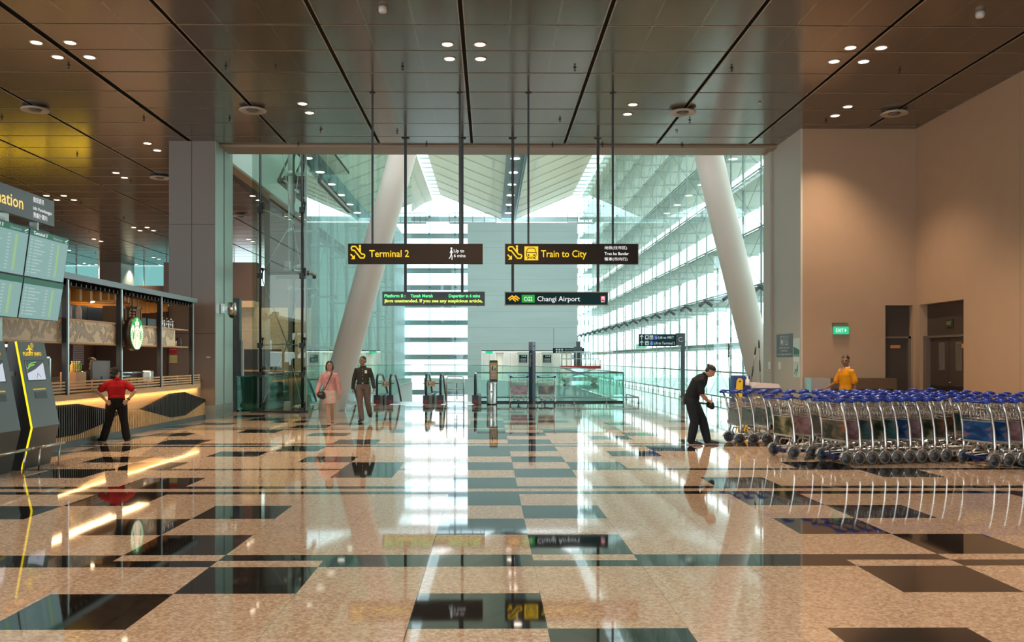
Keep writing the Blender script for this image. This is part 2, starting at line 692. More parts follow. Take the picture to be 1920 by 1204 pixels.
# single door in the front wall
d = MB().box(9.965, 10.66, 22.29, 22.33, 2.17, 2.95)
door1 = struct('door_1', MB().box(10.0, 10.60, 22.28, 22.32, 0.01, 2.12), DOORF)
d.build('transom_panel', DOORF, door1)
fr = MB().box(9.965, 10.0, 22.2, 22.32, 0, 2.17).box(10.60, 10.66, 22.2, 22.32, 0, 2.17).box(9.965, 10.66, 22.2, 22.32, 2.12, 2.17)
fr.build('door_frame', DOORL, door1)
MB().tube([(10.06, 22.28, 1.04), (10.06, 22.22, 1.04), (10.18, 22.22, 1.045)], 0.011, 6).build('door_handle', CHROME, door1)
ORNG = mat('orange notice', (0.55, 0.20, 0.05), 0.5)
MB().box(10.17, 10.42, 22.265, 22.28, 1.87, 1.95).build('notice_plate', ORNG, door1)
# double door in the right wall
door2 = struct('door_2', MB().box(10.93, 10.97, 20.88, 21.74, 0.01, 2.12).box(10.93, 10.97, 19.9, 20.86, 0.01, 2.12), DOORF)
MB().box(10.93, 10.97, 19.85, 21.9, 2.17, 2.95).build('transom_panel', DOORF, door2)
fr = MB().box(10.82, 10.97, 21.76, 21.9, 0, 2.17).box(10.9, 10.97, 19.85, 19.9, 0, 2.17).box(10.88, 10.97, 19.85, 21.9, 2.12, 2.17)
fr.build('door_frame', DOORL, door2)
struct('trim_6', MB().box(10.97, 11.0, 19.85, 21.9, 0, 2.95), DOORF)
VIS = mat('dim door glass', (0.10, 0.09, 0.07), 0.1)
for (ya, yb) in ((21.10, 21.26), (20.33, 20.49)):
    v = MB().box(10.915, 10.93, ya - .05, yb + .05, 1.32, 2.0).build('vision_frame', DOORL, door2)
    MB().box(10.905, 10.915, ya, yb, 1.37, 1.95).build('pane', VIS, v)
MB().box(10.915, 10.93, 20.05, 20.3, 1.85, 1.95).build('notice_plate', ORNG, door2)
MB().tube([(10.93, 20.82, 1.04), (10.88, 20.82, 1.04), (10.88, 20.7, 1.04)], 0.011, 6).build('door_handle', CHROME, door2)
MB().box(10.92, 10.93, 19.92, 20.84, 0.02, 0.95).box(10.92, 10.93, 20.9, 21.72, 0.02, 0.95).build('kick_plate', mat('black kick plate', (0.015, 0.012, 0.01), 0.4), door2)

# ---------------------------------------------------------------- side hall behind the pillar (left)
BRN = mat('brown cladding', (0.10, 0.055, 0.035), 0.5)
TEALW = mat('pale teal wall', (0.52, 0.66, 0.63), 0.6)
sw = MB().box(-31, -8.4, 55, 55.3, 0, 6.15)
struct('wall_side_hall', sw, BRN)
wn = struct('window_1', MB().box(-19.6, -8.4, 55.1, 55.12, 6.15, CH), glass('far glass', (0.9, 0.97, 1.0)))
MB().box(-31, -19.6, 55.1, 55.12, 6.15, CH).build('tinted_pane', glass('teal tinted glass', (0.27, 0.40, 0.39)), wn)
for n_ in range(16):
    MB().box(-30 + n_ * 1.4, -29.95 + n_ * 1.4, 55.0, 55.1, 6.15, CH).build('mullion', mat('pale mullion', (0.5, 0.6, 0.62), 0.5), wn)
struct('wall_left', MB().box(-31.3, -31, 22, 55.3, 0, CH + .3), BRN)
COLM = mat('grey-brown column cladding', (0.185, 0.155, 0.135), 0.45)
pc = thing('round_corner_column', 'brown boxy column behind the left glass screen, reaching the ceiling', 'column', (-8.1, 35.6, 0))
MB().box(-.85, .8, -.6, .6, 0, CH).build('column_shaft', COLM, pc)
MB().box(.8, 1.1, -.4, .6, 0, CH).build('dark_corner_post', BLACKM, pc)
pc.name = 'boxy_column'
# far column in the side hall
q_ = thing('square_column', 'dark square column beyond the cafe canopy, beside the far window', 'column', (-22.1, 52.8, 0))
MB().box(-1.25, 0, 0, 2.0, 0, CH).build('column_shaft', COLM, q_)
MB().box(0, .03, .05, 1.98, 0, CH).build('pale_side_panel', mat('pale metal side panel', (0.45, 0.55, 0.55), 0.35, 0.4), q_)

# ================================================================ THE ATRIUM
XG, XW = -5.5, 9.4          # left glass wall, right glass wall
YF = 93.5
SHELL = mat('white roof shell', (0.82, 0.81, 0.72), 0.6)
SHELF = mat('pale sunshade shelf', (0.62, 0.67, 0.61), 0.55)
for m_, tc_, fr_ in ((SHELL, (.85, .84, .72, 1), .22), (SHELF, (.66, .76, .70, 1), .18)):
    # thin perforated sheet: some daylight comes through it
    N, L = m_.node_tree.nodes, m_.node_tree.links
    tl = N.new('ShaderNodeBsdfTranslucent')
    tl.inputs[0].default_value = tc_
    ms = N.new('ShaderNodeMixShader')
    ms.inputs[0].default_value = fr_
    L.new(N['Principled BSDF'].outputs[0], ms.inputs[1])
    L.new(tl.outputs[0], ms.inputs[2])
    L.new(ms.outputs[0], N['Material Output'].inputs[0])
GLW = glass('facade glass', (0.92, 0.975, 0.955), refl=.3)
GLL = glass('tall screen glass', (0.82, 0.92, 0.89), ior=1.62)
RODM = mat('grey steel rod', (0.22, 0.27, 0.27), 0.4, 0.6)
RODP = mat('pale steel post', (0.42, 0.50, 0.50), 0.4, 0.4)


def quadstrip(mb, A, B, thick, up=(0, 0, 1)):
    """a folded sheet between two polylines in the XZ plane pushed along Y, with thickness"""
    pass


# roof: two shells that rise from the central spine to glazed ridges, then fall outwards as a curved shell
def shell(prof, name, y0, y1, th=0.12, ribs=True, m=SHELL):
    mb = MB()
    n = len(prof)
    seg = 18
    for i in range(n - 1):
        (xa, za), (xb, zb) = prof[i], prof[i + 1]
        for k in range(seg):
            ya, yb = y0 + (y1 - y0) * k / seg + 0.04, y0 + (y1 - y0) * (k + 1) / seg - 0.04
            mb.add([(xa, ya, za), (xb, ya, zb), (xb, yb, zb), (xa, yb, za), (xa, ya, za + th), (xb, ya, zb + th), (xb, yb, zb + th), (xa, yb, za + th)],
                   [(0, 3, 2, 1), (4, 5, 6, 7), (0, 1, 5, 4), (1, 2, 6, 5), (2, 3, 7, 6), (3, 0, 4, 7)])
    return mb


roofr = struct('roof_1', shell([(2.55, 16.1), (3.4, 16.45), (8.56, 18.66)], '', 25, 91), SHELL)
roofl = struct('roof_2', shell([(1.15, 16.1), (0.3, 16.45), (-5.2, 18.66)], '', 25, 91), SHELL)
roofo = struct('roof_3', shell([(9.5, 18.4), (10.3, 18.15), (11.2, 17.6), (12.0, 16.95), (12.9, 16.1)], '', 25, 93.5), SHELL)
rooff = struct('roof_4', shell([(-6.1, 18.4), (-6.9, 18.15), (-7.8, 17.6), (-8.6, 16.95), (-9.5, 16.1)], '', 25, 93.5), SHELL)
# deep folded ribs under the inner shells
for nm, par, sgn, xs_, xr_ in (('rib', roofr, 1, 2.55, 8.56), ('rib', roofl, -1, 1.15, -5.2)):
    for k in range(19):
        y_ = 25 + 66 * k / 18
        mb = MB()
        mb.bar((xs_, y_, 16.07), (xr_, y_, 18.62), 0.07, 0.10)
        mb.build('rib', SHELL, par)
# spine: grey trough with a row of lamps
spn = struct('trim_7', MB().box(1.15, 2.55, 25, 91, 16.15, 16.9), mat('grey spine soffit', (0.28, 0.33, 0.35), 0.5))
for x_ in (2.5, 2.62):
    MB().tube([(x_, 25, 16.0), (x_, 91, 16.0)], 0.07, 6).build('pipe', RODM, spn)
MB().bar((2.56, 25, 15.75), (2.56, 91, 15.75), 0.06, 0.06).build('pipe', RODM, spn)
LAMPE = emis('lit lamp face', (1.0, 0.86, 0.70), 6.0)
LAMPC = mat('lamp housing', (0.6, 0.6, 0.58), 0.4)
proto = None
for k in range(12):
    y_ = 34 + k * 4.6
    if proto is None:
        proto = thing('highbay_light', '', 'light', (1.75, y_, 16.15), group='high bay lamps under the atrium roof spine')
        MB().lathe([(0.10, 0), (0.14, -0.2), (0.36, -0.48), (0.37, -0.52)], n=14).build('lamp_housing', LAMPC, proto)
        MB().lathe([(0.33, -0.525), (0.33, -0.54)], n=14).build('lamp_face', LAMPE, proto)
        o = proto
    else:
        o = dup(proto, (1.75, y_, 16.15))
    o['label'] = 'round high bay lamp in the row under the grey spine of the atrium roof'
# glazed strips at the two ridges
SKYG = glass('ridge glass', (0.93, 0.99, 0.99), body=0.15, bodycol=(0.8, 0.9, 0.9))
for x0, x1 in ((8.56, 9.5), (-6.1, -5.2)):
    wn = struct('window_2' if x0 > 0 else 'window_3', MB().box(x0, x1, 25, 93.5, 18.72, 18.76), SKYG)
    for k in range(37):
        y_ = 25 + k * 1.85
        MB().bar((x0, y_, 18.68), (x1, y_, 18.68), 0.07, 0.10).build('glazing_bar', RODP, wn)
# roof over the slabs so that daylight enters by the glazed strips and facades only
# right facade: glass in front, eight sunshade shelves outside, vertical trusses with crossed cables
wr_ = struct('window_4', MB().box(XW - .01, XW + .01, 24.9, YF, 0.02, 18.7), GLW)
SHZ = [2.10, 4.13, 6.15, 8.20, 10.20, 12.22, 14.28, 16.35]
for i, z_ in enumerate(SHZ):
    # each shelf a row of folded panels, 1.93 m long, with a fold line
    mb = MB()
    y_ = 26.6
    out = 11.9 if i != 1 else 12.6
    while y_ < YF - 1:
        y2 = min(y_ + 3.85, YF)
        mb.prism([(9.55, 0), (10.2, -0.05), (out, 0.10), (out, 0.16), (10.2, 0.04), (9.55, 0.07)], (0, y_ + .03, z_), (1, 0, 0), (0, 0, 1), (0, y2 - y_ - .06, 0))
        y_ = y2
    mb.build('sunshade', SHELF, wr_)
    # bright gaps where panels meet: brackets
    mb = MB()
    y_ = 26.65
    while y_ < YF:
        mb.bar((9.35, y_, z_ - .03), (out - .2, y_, z_ - .03), 0.05, 0.09)
        y_ += 3.85
    mb.build('shelf_brackets', RODP, wr_)
    mb = MB().tube([(9.5, 26.6, z_ + .10), (9.5, YF, z_ + .10)], 0.035, 5)
    mb.build('front_rail', RODP, wr_)
ys = [26.65 + 3.85 * n for n in range(18)]
for n, y_ in enumerate(ys):
    m_ = MB()
    m_.bar((9.42, y_, 0), (9.42, y_, 18.6), 0.05, 0.07).bar((9.9, y_, 0), (9.9, y_, 18.6), 0.07, 0.07)
    m_.build('mullion', RODM if n < 3 else RODP, wr_)
    m_ = MB()
    hs = [0] + SHZ + [18.5]
    for a, b_ in zip(hs, hs[1:]):
        mid = y_ + 1.93
        m_.tube([(9.5, y_, b_), (9.5, mid, (a + b_) / 2), (9.5, y_ + 3.85, b_)], 0.010, 4)
        m_.tube([(9.5, y_, a), (9.5, mid, (a + b_) / 2), (9.5, y_ + 3.85, a)], 0.010, 4)
        m_.ball((9.36, y_, b_), 0.04, n=6, m=4)
    m_.build('cable_cross', RODM, wr_)
    MB().bar((9.42, y_ + 1.93, 0), (9.42, y_ + 1.93, 18.6), 0.02, 0.04).build('glass_joint', RODP, wr_)
# outer skin at the back of the shelves: columns beyond the glass
# paired floodlights hung along the second shelf
SPOTM = mat('grey floodlight housing', (0.12, 0.14, 0.15), 0.4, 0.5)
ORD = ['nearest', 'second nearest', 'third nearest', 'fourth nearest', 'fifth nearest', 'sixth nearest', 'seventh nearest', 'eighth nearest',
       'ninth nearest', 'tenth nearest', 'eleventh nearest', 'twelfth nearest', 'thirteenth nearest', 'fourteenth nearest', 'fifteenth nearest', 'sixteenth nearest', 'farthest']
proto = None
for n, y_ in enumerate([29.4 + 3.73 * i for i in range(17)]):
    if proto is None:
        proto = thing('twin_floodlight', '', 'light', (9.05, y_, 3.95), group='twin floodlights along the right glass wall')
        MB().bar((0, 0, .10), (.35, 0, .1), .04, .04).ball((0, 0, .05), .06, n=8, m=6).box(-.10, .10, -.03, .03, .09, .13).build('bracket', SPOTM, proto)
        for sg in (-1, 1):
            MB().cyl((sg * .05, 0, .02), (sg * .27, -0.04, -.13), .055, 10, .07).build('lamp_head', SPOTM, proto)
        o = proto
    else:
        o = dup(proto, (9.05, y_, 3.95))
    o['label'] = 'twin grey floodlight on the right glass wall, %s of its row' % ORD[min(n, 16)]
# balustrade and low bumper rail in front of the right glass wall
HANDM = mat('steel handrail', (0.35, 0.40, 0.40), 0.25, 0.9)
GLB = glass('green balustrade glass', (0.76, 0.91, 0.87), refl=.7)
GLC = glass('clear balustrade glass', (0.84, 0.95, 0.925), refl=.6)
bal = thing('glass_balustrade', 'long glass balustrade running along the foot of the right glass wall', 'railing', (8.9, 30.5, 0))
MB().box(-.01, .01, 0, 62, 0.05, 1.06).build('glass_panel', GLC, bal)
MB().tube([(0, 62, 1.1), (0, 0, 1.1), (.5, -.05, 1.1)], 0.03, 8).build('handrail', HANDM, bal)


def bumper(name, label, pts, h, pitch, post=0.02, rail=0.025):
    t = thing(name, label, 'rail', (pts[0][0], pts[0][1], 0))
    o = Vector((pts[0][0], pts[0][1], 0))
    P = [Vector((p[0], p[1], h)) - o for p in pts]
    MB().tube(P, rail, 8).build('top_rail', HANDM, t)
    for a, b_ in zip(P, P[1:]):
        Ld = (b_ - a).length
        n_ = max(1, round(Ld / pitch))
        for k in range(n_ + 1):
            q = a.lerp(b_, k / n_)
            MB().cyl((q.x, q.y, 0), (q.x, q.y, h), post, 6).lathe([(.05, 0), (.05, .012)], (q.x, q.y, 0), 8).build('post', HANDM, t)
    return t


bumper('bumper_rail', 'low steel bumper rail along the walkway beside the right glass wall', [(8.5, 31.0), (8.5, 78)], 0.21, 1.35)
bumper('bumper_rail', 'low steel bumper rail in front of the glass balustrade behind the two parked trolleys', [(-0.45, 31.7), (5.35, 31.7), (5.35, 34.5)], 0.21, 1.28)

# void balustrade: front panel and the long side beside the walkway
vb = thing('glass_balustrade', 'green glass balustrade around the void, behind the two parked trolleys', 'railing', (0, 32.2, 0))
MB().box(-0.5, 4.86, -.01, .01, 0.02, 1.07).build('glass_panel', GLB, vb)
MB().bar((-0.5, 0, 1.09), (4.88, 0, 1.09), .05, .045).build('handrail', mat('dark handrail', (.05, .07, .07), .3, .5), vb)
MB().bar((-0.5, 0, .03), (4.88, 0, .03), .05, .06).build('base_channel', BLACKM, vb)
MB().box(-.55, -.5, -.02, .02, 0, 1.1).build('end_post', STEEL, vb)
MB().box(4.86, 4.89, -.02, .02, 0, 1.1).build('end_post', BLACKM, vb)
g = MB()
for (xa, ya), (xb, yb) in zip(EDGE, EDGE[1:]):
    g.prism([(0, 0), (1, 0), (1, 1.0), (0, 1.0)], (xa, ya - 32.2, .05), (xb - xa, yb - ya, 0), (0, 0, 1), (0.015, 0, 0))
g.build('side_glass', GLC, vb)
MB().tube([(a, b_ - 32.2, 1.09) for a, b_ in EDGE], 0.03, 8).build('side_handrail', HANDM, vb)

# the lift tower
TOW = mat('grey-blue tower cladding', (0.60, 0.69, 0.72), 0.45, noise=0.05, nscale=0.5, stretch=(0.3, 0.3, 3))
tw = thing('lift_tower', 'tall grey-blue clad lift tower in the middle of the atrium', 'tower', (3.0, 82, 0))
tb = MB().box(-5.1, -3.8, 0, 10, -7, 14.3).box(-3.8, 5.15, 0, 10, 2.40, 14.3).box(-3.8, 5.15, 6, 10, -7, 2.4)
tb.build('cladding', TOW, tw)
sm_ = MB()
for k in range(14):
    sm_.box(-5.11, 5.16, -.01, 0, -6 + k * 1.5, -5.985 + k * 1.5) if k * 1.5 - 6 > 2.6 else sm_.box(-5.11, -3.8, -.01, 0, -6 + k * 1.5, -5.985 + k * 1.5)
sm_.build('panel_joints', mat('tower joint', (0.30, 0.37, 0.40), 0.5), tw)
LD = mat('brushed lift door', (0.50, 0.50, 0.46), 0.25, 0.7)
lob = MB().box(-3.8, 5.15, 5.9, 6, 0, 2.4)
lob.build('lobby_wall', mat('pale lobby wall', (0.74, 0.76, 0.70), 0.4), tw)
MB().box(-3.8, 5.15, 0, 6, 2.3, 2.39).build('lobby_soffit', mat('dark lobby soffit', (0.05, 0.04, 0.035), 0.5), tw)
for x_ in (-3.1, -.98, 1.4, 3.37):
    dd = MB().box(x_ - .62, x_ - .01, 5.82, 5.9, 0, 2.15).box(x_ + .01, x_ + .62, 5.82, 5.9, 0, 2.15).build('lift_door', LD, tw)
    MB().box(x_ - .7, x_ - .62, 5.78, 5.9, 0, 2.2).box(x_ + .62, x_ + .7, 5.78, 5.9, 0, 2.2).box(x_ - .7, x_ + .7, 5.78, 5.9, 2.15, 2.22).build('door_frame', STEEL, dd)
MB().box(-3.8, 5.15, 1, 5, 2.26, 2.3).build('lobby_light', emis('lobby lighting', (0.95, 1, 0.9), 2.2), tw)
tg = SIGNTL
for k, x_ in enumerate((3.06, 5.28)):
    t_ = thing('lift_directory', 'teal lift directory board in the lobby, %s of the pair' % ('left' if k == 0 else 'right'), 'sign', (x_, 81.5, 1.05))
    MB().box(-.5, .5, 0, .05, -1.05, 1.2).build('pale_surround', mat('pale lobby wall', (0, 0, 0)), t_)
    MB().box(-.37, .37, -.03, 0, .2, .92).build('board', tg, t_)
    b_ = MB()
    for r_ in range(4):
        b_.box(-.2, .28, -.035, -.03, .27 + r_ * .1, .30 + r_ * .1)
        b_.box(-.30, -.25, -.035, -.03, .27 + r_ * .1, .30 + r_ * .1)
    b_.box(-.15, -.07, -.035, -.03, .75, .85).box(.0, .08, -.035, -.03, .75, .85).box(.15, .27, -.035, -.03, .75, .85)
    b_.build('printed_lines', WHP, t_)
t_ = thing('direction_sign', 'small teal direction sign hung at the right end of the lift lobby, far away', 'sign', (6.6, 70, 2.3))
t_.location = px(1066, 658, 76)
MB().box(-1.35, 1.35, 0, .1, -.2, .24).build('board', tg, t_)
for r_ in range(2):
    z_ = .05 - r_ * .2
    b_ = MB()
    for k in range(3):
        b_.box(-1.1 + k * .24, -.95 + k * .24, -.01, 0, z_, z_ + .13)
    b_.build('pictograms', WHP if r_ else WHP, t_)
    text('lettering', 'Lift to MRT' if r_ == 0 else 'Lift to Terminal 2', -.3, -.01, z_ + .01, .11, WHP, t_)
MB().box(-1.3, -1.26, .03, .07, .24, 2).box(1.26, 1.3, .03, .07, .24, 2).build('hangers', RODM, t_)
t_ = thing('exit_sign', 'tiny lit green exit sign over the left end of the lift lobby', 'sign', px(917, 661, 81.8))
MB().box(-.35, .35, 0, .06, -.12, .12).build('lit_face', emis('green exit light', (0.0, 0.55, 0.25), 1.0), t_)
t_ = thing('exit_sign', 'pale exit sign behind the teal lift sign on the pole', 'sign', px(1203, 650, 45))
MB().box(-.28, .28, 0, .06, -.14, .14).build('casing', WHITE, t_)
MB().box(-.19, .19, -.01, 0, -.07, .07).build('lit_face', emis('green exit light', (0, 0, 0), 1), t_)
text('lettering', '↑ EXIT', -.15, -.012, -.035, .07, WHT, t_)
MB().cyl((0, .03, .14), (0, .03, 1.2), .012, 6).build('hanger', RODM, t_)

# aerial work platform parked beside the lobby
t_ = thing('scissor_lift', 'red and grey scissor lift platform parked at the end of the lift lobby', 'machine', px(1088, 728, 58)[:2] + (0,))
s_ = MB().box(-1.3, 1.3, -.5, .5, .95, 1.15)
s_.build('platform', mat('red enamel', (.45, .03, .02), .4), t_)
rr = MB()
for k in range(9):
    x_ = -1.25 + k * .3125
    rr.cyl((x_, -.48, 1.15), (x_, -.48, 2.05 - (.5 if k > 6 else 0)), .035, 6)
rr.tube([(-1.25, -.48, 2.05), (.6, -.48, 2.05)], .04, 6).tube([(-1.25, -.48, 1.6), (1.25, -.48, 1.6)], .03, 6)
rr.tube([(-1.25, .48, 2.05), (.6, .48, 2.05)], .04, 6)
rr.build('guard_rails', mat('pale grey enamel', (.6, .62, .6), .4), t_)
MB().box(-.4, .1, -.3, .3, 1.15, 2.4).box(-.25, 0, -.15, .15, 2.4, 2.75).build('control_stack', mat('dark machine parts', (.08, .1, .1), .5), t_)
MB().bar((-1, 0, .3), (1, 0, .95), .1, .1).bar((1, 0, .3), (-1, 0, .95), .1, .1).box(-1.2, 1.2, -.45, .45, .15, .4).build('chassis', mat('pale grey enamel', (0, 0, 0)), t_)
for sx_ in (-.9, .9):
    for sy_ in (-.45, .45):
        MB().cyl((sx_, sy_ - .08, .18), (sx_, sy_ + .08, .18), .18, 12).build('wheel', BLACKR, t_)

# far facade
FB = mat('far facade band', (0.56, 0.58, 0.52), 0.6)
fw = struct('window_5', MB().box(-8.4, 9.4, YF, YF + .02, -7, 18.4), glass('far glass', (0.9, .97, 1)))
for z_ in (16.5, 14.7, 12.85, 11.0, 9.2, 7.33, 5.46, 3.64, 1.8, -.05, -1.95):
    MB().box(-8.4, 9.4, YF + .3, YF + .5, z_ - .27, z_ + .27).build('floor_band', FB, fw)
for x_ in (-6.55, -6.37, -3.80, -3.68, -1.0, 1.7, 4.4, 7.1):
    MB().bar((x_, YF - .1, -7), (x_, YF - .1, 18), .06, .1).build('mullion', RODP, fw)
c_ = MB()
for z_ in (14.8, 11.1, 7.4, 3.7, 0):
    c_.bar((-8.4, YF - .2, z_), (9.4, YF - .2, z_), .05, .05)
    for x_ in (-6.4, -3.7):
        c_.ball((x_, YF - .3, z_), .16, n=6, m=4).ball((x_, YF - .3, z_ + 1.85), .16, n=6, m=4)
c_.build('spider_fixings', RODM, fw)
# maintenance walkways hung below the roof at the far end
for (xa, xb, lab) in ((-9, -6.6, 'left'), (-4.2, 0.6, 'middle'), (8.0, 12.0, 'right')):
    t_ = thing('maintenance_walkway', 'steel maintenance walkway under the far end of the roof, %s one' % lab, 'walkway', (xa, 91, 15.6))
    Lw = xb - xa
    MB().box(0, Lw, -.4, .4, 0, .08).build('deck', RODM, t_)
    m_ = MB()
    k = 0.0
    while k <= Lw + .01:
        m_.cyl((k, -.4, 0), (k, -.4, 1.0), .03, 5)
        k += Lw / 4
    m_.tube([(0, -.4, 1.0), (Lw, -.4, 1.0)], .03, 5).tube([(0, -.4, .5), (Lw, -.4, .5)], .02, 5)
    m_.build('guard_rail', RODM, t_)

# left: inner pale wall behind the screen, tall glass screen, glass return facing the hall
struct('wall_left_far', MB().box(-8.6, -8.4, 37.2, YF + .5, -7, 18.4), mat('pale teal wall', (0, 0, 0)))
struct('wall_left_lower', MB().box(-8.4, -5.5, 62, 62.2, -7, -.02), SLAB)
gl = struct('window_6', MB().box(XG - .012, XG, 26.42, 61.7, 0.02, 17.5), GLL)
for k in range(20):
    y_ = 26.42 + k * 1.857
    MB().bar((XG - .05, y_, 0), (XG - .05, y_, 17.5), .02, .03).build('glass_joint', RODP, gl)
ysl = [28.3 + 3.71 * n for n in range(9)]
for n, y_ in enumerate(ysl):
    MB().cyl((XG - .9, y_, 0), (XG - .9, y_, 17.5), .09, 8).build('truss_post', RODP, gl)
    m_ = MB()
    for z_ in (2.0, 3.85, 5.7, 7.55, 9.4, 11.2, 13.0, 14.9, 16.7):
        m_.bar((XG - .95, y_, z_), (XG - .06, y_, z_), .06, .06).ball((XG - .08, y_, z_), .08, n=6, m=4)
        m_.ball((XG - .9, y_, z_), .13, n=6, m=4)
    for z_ in (2.0, 5.7, 9.4, 13.0):
        m_.tube([(XG - .5, y_, z_), (XG - .5, y_ + 1.85, z_ + 1.85), (XG - .5, y_ + 3.71, z_)], .014, 4)
        m_.tube([(XG - .5, y_, z_ + 3.7), (XG - .5, y_ + 1.85, z_ + 1.85), (XG - .5, y_ + 3.71, z_ + 3.7)], .014, 4)
    m_.build('truss_arms', RODP, gl)
MB().tube([(XG - .06, 26.5, 2.0), (XG - .06, 61.5, 2.0)], .03, 6).tube([(XG - .06, 26.5, 5.9), (XG - .06, 61.5, 5.9)], .02, 6).build('tie_rail', RODP, gl)

vf = struct('window_7', MB().box(-7.12, -6.95, 26.40, 26.412, 0.02, 9).box(-6.94, -5.62, 26.40, 26.412, 0.02, 9).box(-5.61, -5.5, 26.40, 26.412, 0.02, 9), glass('bronze tinted glass', (0.80, 0.86, 0.80), ior=1.55))
DKR = mat('dark steel rod', (0.035, 0.04, 0.04), 0.4, 0.5)
for x_ in (-6.87, -5.62):
    MB().cyl((x_, 26.36, 0), (x_, 26.36, 9), .035, 8).build('post', DKR, vf)
MB().box(-5.52, -5.49, 26.38, 26.42, 0, 9).build('edge_post', RODM, vf)
m_ = MB()
for x_ in (-6.87, -5.62):
    for z_ in (6.05, 4.08, 2.0, 1.12, .06):
        m_.box(x_ - .07, x_ + .07, 26.28, 26.42, z_ - .08, z_ + .08)
        m_.ball((x_ + .08, 26.3, z_ + .2), .05, n=6, m=5).cyl((x_ + .08, 26.3, z_), (x_ + .08, 26.3, z_ + .2), .025, 6)
m_.build('clamp_fixings', BLACKM, vf)
m_ = MB()
hub1, hub2 = (-6.15, 27.4, 5.85), (-6.12, 26.6, 2.05)
for h_, tgts in ((hub1, [(-6.87, 26.36, 6.1), (-5.62, 26.36, 6.1), (-6.55, 27.2, 9), (-6.87, 26.4, 4.1), (-5.62, 26.4, 4.1), (-5.7, 27.2, 9)]),
                 (hub2, [(-6.87, 26.36, 2.0), (-5.62, 26.36, 2.0), (-6.87, 26.4, 4.1), (-5.62, 26.4, 4.1), (-6.87, 26.4, .1), (-5.62, 26.4, .1)])):
    m_.ball(h_, .07, n=8, m=6)
    for q in tgts:
        m_.tube([h_, q], .016, 6)
m_.build('cable_star', mat('pale steel post', (0, 0, 0)), vf)
MB().box(-7.15, -5.45, 26.34, 26.46, 0, .05).build('base_channel', BLACKM, vf)
MB().tube([(-6.8, 27.0, 1.15), (-5.6, 28.2, 1.22)], .03, 8).build('glass_rail', STEEL, vf)
MB().tube([(-6.15, 27.6, 0), (-6.15, 27.6, 9)], .035, 8).build('post', DKR, vf)
# steel lattice platform behind the return glass, high up
t_ = thing('lattice_gantry', 'dark steel lattice gantry high behind the left glass screen', 'gantry', (-6.8, 28.4, 7.3))
m_ = MB().box(0, 1.3, 0, 6, 1.5, 1.6)
for k in range(5):
    y_ = k * 1.5
    m_.bar((0, y_, 0.1), (1.3, y_, .1), .07, .07).bar((0, y_, .1), (0.4, y_ + .75, 1.5), .05, .05).bar((0.4, y_ + .75, 1.5), (0, y_ + 1.5, .1), .05, .05)
m_.bar((0, 0, .05), (0, 6, .05), .12, .12).bar((1.3, 0, .05), (1.3, 6, .05), .12, .12).box(.1, 1.3, .2, 6, .18, .24)
m_.build('lattice', mat('olive steel', (0.09, 0.095, 0.075), 0.5), t_)
# things in the glass box: small projector on a shelf, another on the floor
for (z_, lab) in ((0.0, 'small steel floor projector inside the left glass screen'), (4.28, 'small steel projector on the plank shelf inside the left glass screen')):
    t_ = thing('projector', lab, 'lamp', (-5.98, 27.0, z_))
    MB().box(-.3, -.15, -.1, .1, 0, .3).build('ballast_box', mat('lamp housing', (0, 0, 0)), t_)
    MB().cyl((-.05, 0, .12), (.2, -.05, .12), .06, 12, .1).box(-.02, .3, -.02, .05, .02, .06).build('lamp_head', STEEL, t_)
    MB().box(-.35, .35, -.15, .15, -.03, .0).build('base_plate', BLACKM, t_) if z_ == 0 else None
t_ = thing('plank_shelf', 'brown slatted shelf platform inside the left glass screen', 'shelf', (-6.2, 27.1, 4.2))
m_ = MB()
for k in range(7):
    m_.box(-.5, .75, -.6 + k * .18, -.46 + k * .18, .0, .05)
m_.build('planks', mat('brown plank', (0.22, 0.11, 0.05), 0.5), t_)
MB().bar((-.5, -.55, -.05), (.75, -.55, -.05), .05, .08).bar((-.5, .5, -.05), (.75, .5, -.05), .05, .08).build('bearers', BLACKM, t_)

# great slanted round columns
LC = mat('white column coating', (0.66, 0.62, 0.56), 0.42, noise=0.02, nscale=0.6)


def slant(label, p0, p1, r):
    t = thing('slanted_column', label, 'column', p0)
    p1 = Vector(p1) - Vector(p0)
    mb = MB().tube([(0, 0, 0), p1 * .04, p1 * .97, p1], [r * .8, r, r, r * .95], 40)
    mb.build('column_shaft', LC, t)
    return t


slant('thick white slanted round column on the left, leaning right, behind the terminal sign', (-5.05, 27.6, -0.2), (-2.35, 27.6, 9.4), .42)
slant('thick white slanted round column on the right, leaning left, beside the jamb', (9.0, 28.2, -.2), (6.35, 27.0, 9.4), .43)

# green balustrade beside the glass return and what stands behind in the side hall
bal = thing('glass_balustrade', 'dark green glass balustrade at the foot of the left glass screen', 'railing', (-7.55, 26.3, 0))
MB().prism([(0, 0), (1, 0), (1, 1.04), (0, 1.04)], (0, 0, .02), (1.75, 3.1, 0), (0, 0, 1), (.014, 0, 0)).build('glass_panel', glass('dark green glass', (0.18, 0.52, 0.44), ior=1.5), bal)
MB().bar((0, 0, 1.07), (1.75, 3.1, 1.07), .04, .03).build('top_edge', mat('green glass edge', (.02, .12, .10), .2), bal)
BRK = mat('beige brick wall', (0.50, 0.40, 0.27), 0.7, noise=.08, nscale=3)
N, L = BRK.node_tree.nodes, BRK.node_tree.links
bt = N.new('ShaderNodeTexBrick')
bt.inputs['Color1'].default_value = (.56, .45, .30, 1); bt.inputs['Color2'].default_value = (.48, .38, .25, 1); bt.inputs['Mortar'].default_value = (.36, .29, .2, 1)
bt.inputs['Scale'].default_value = 5
tcn = N.new('ShaderNodeTexCoord'); mpn = N.new('ShaderNodeMapping'); mpn.inputs['Rotation'].default_value = (R(90), 0, 0)
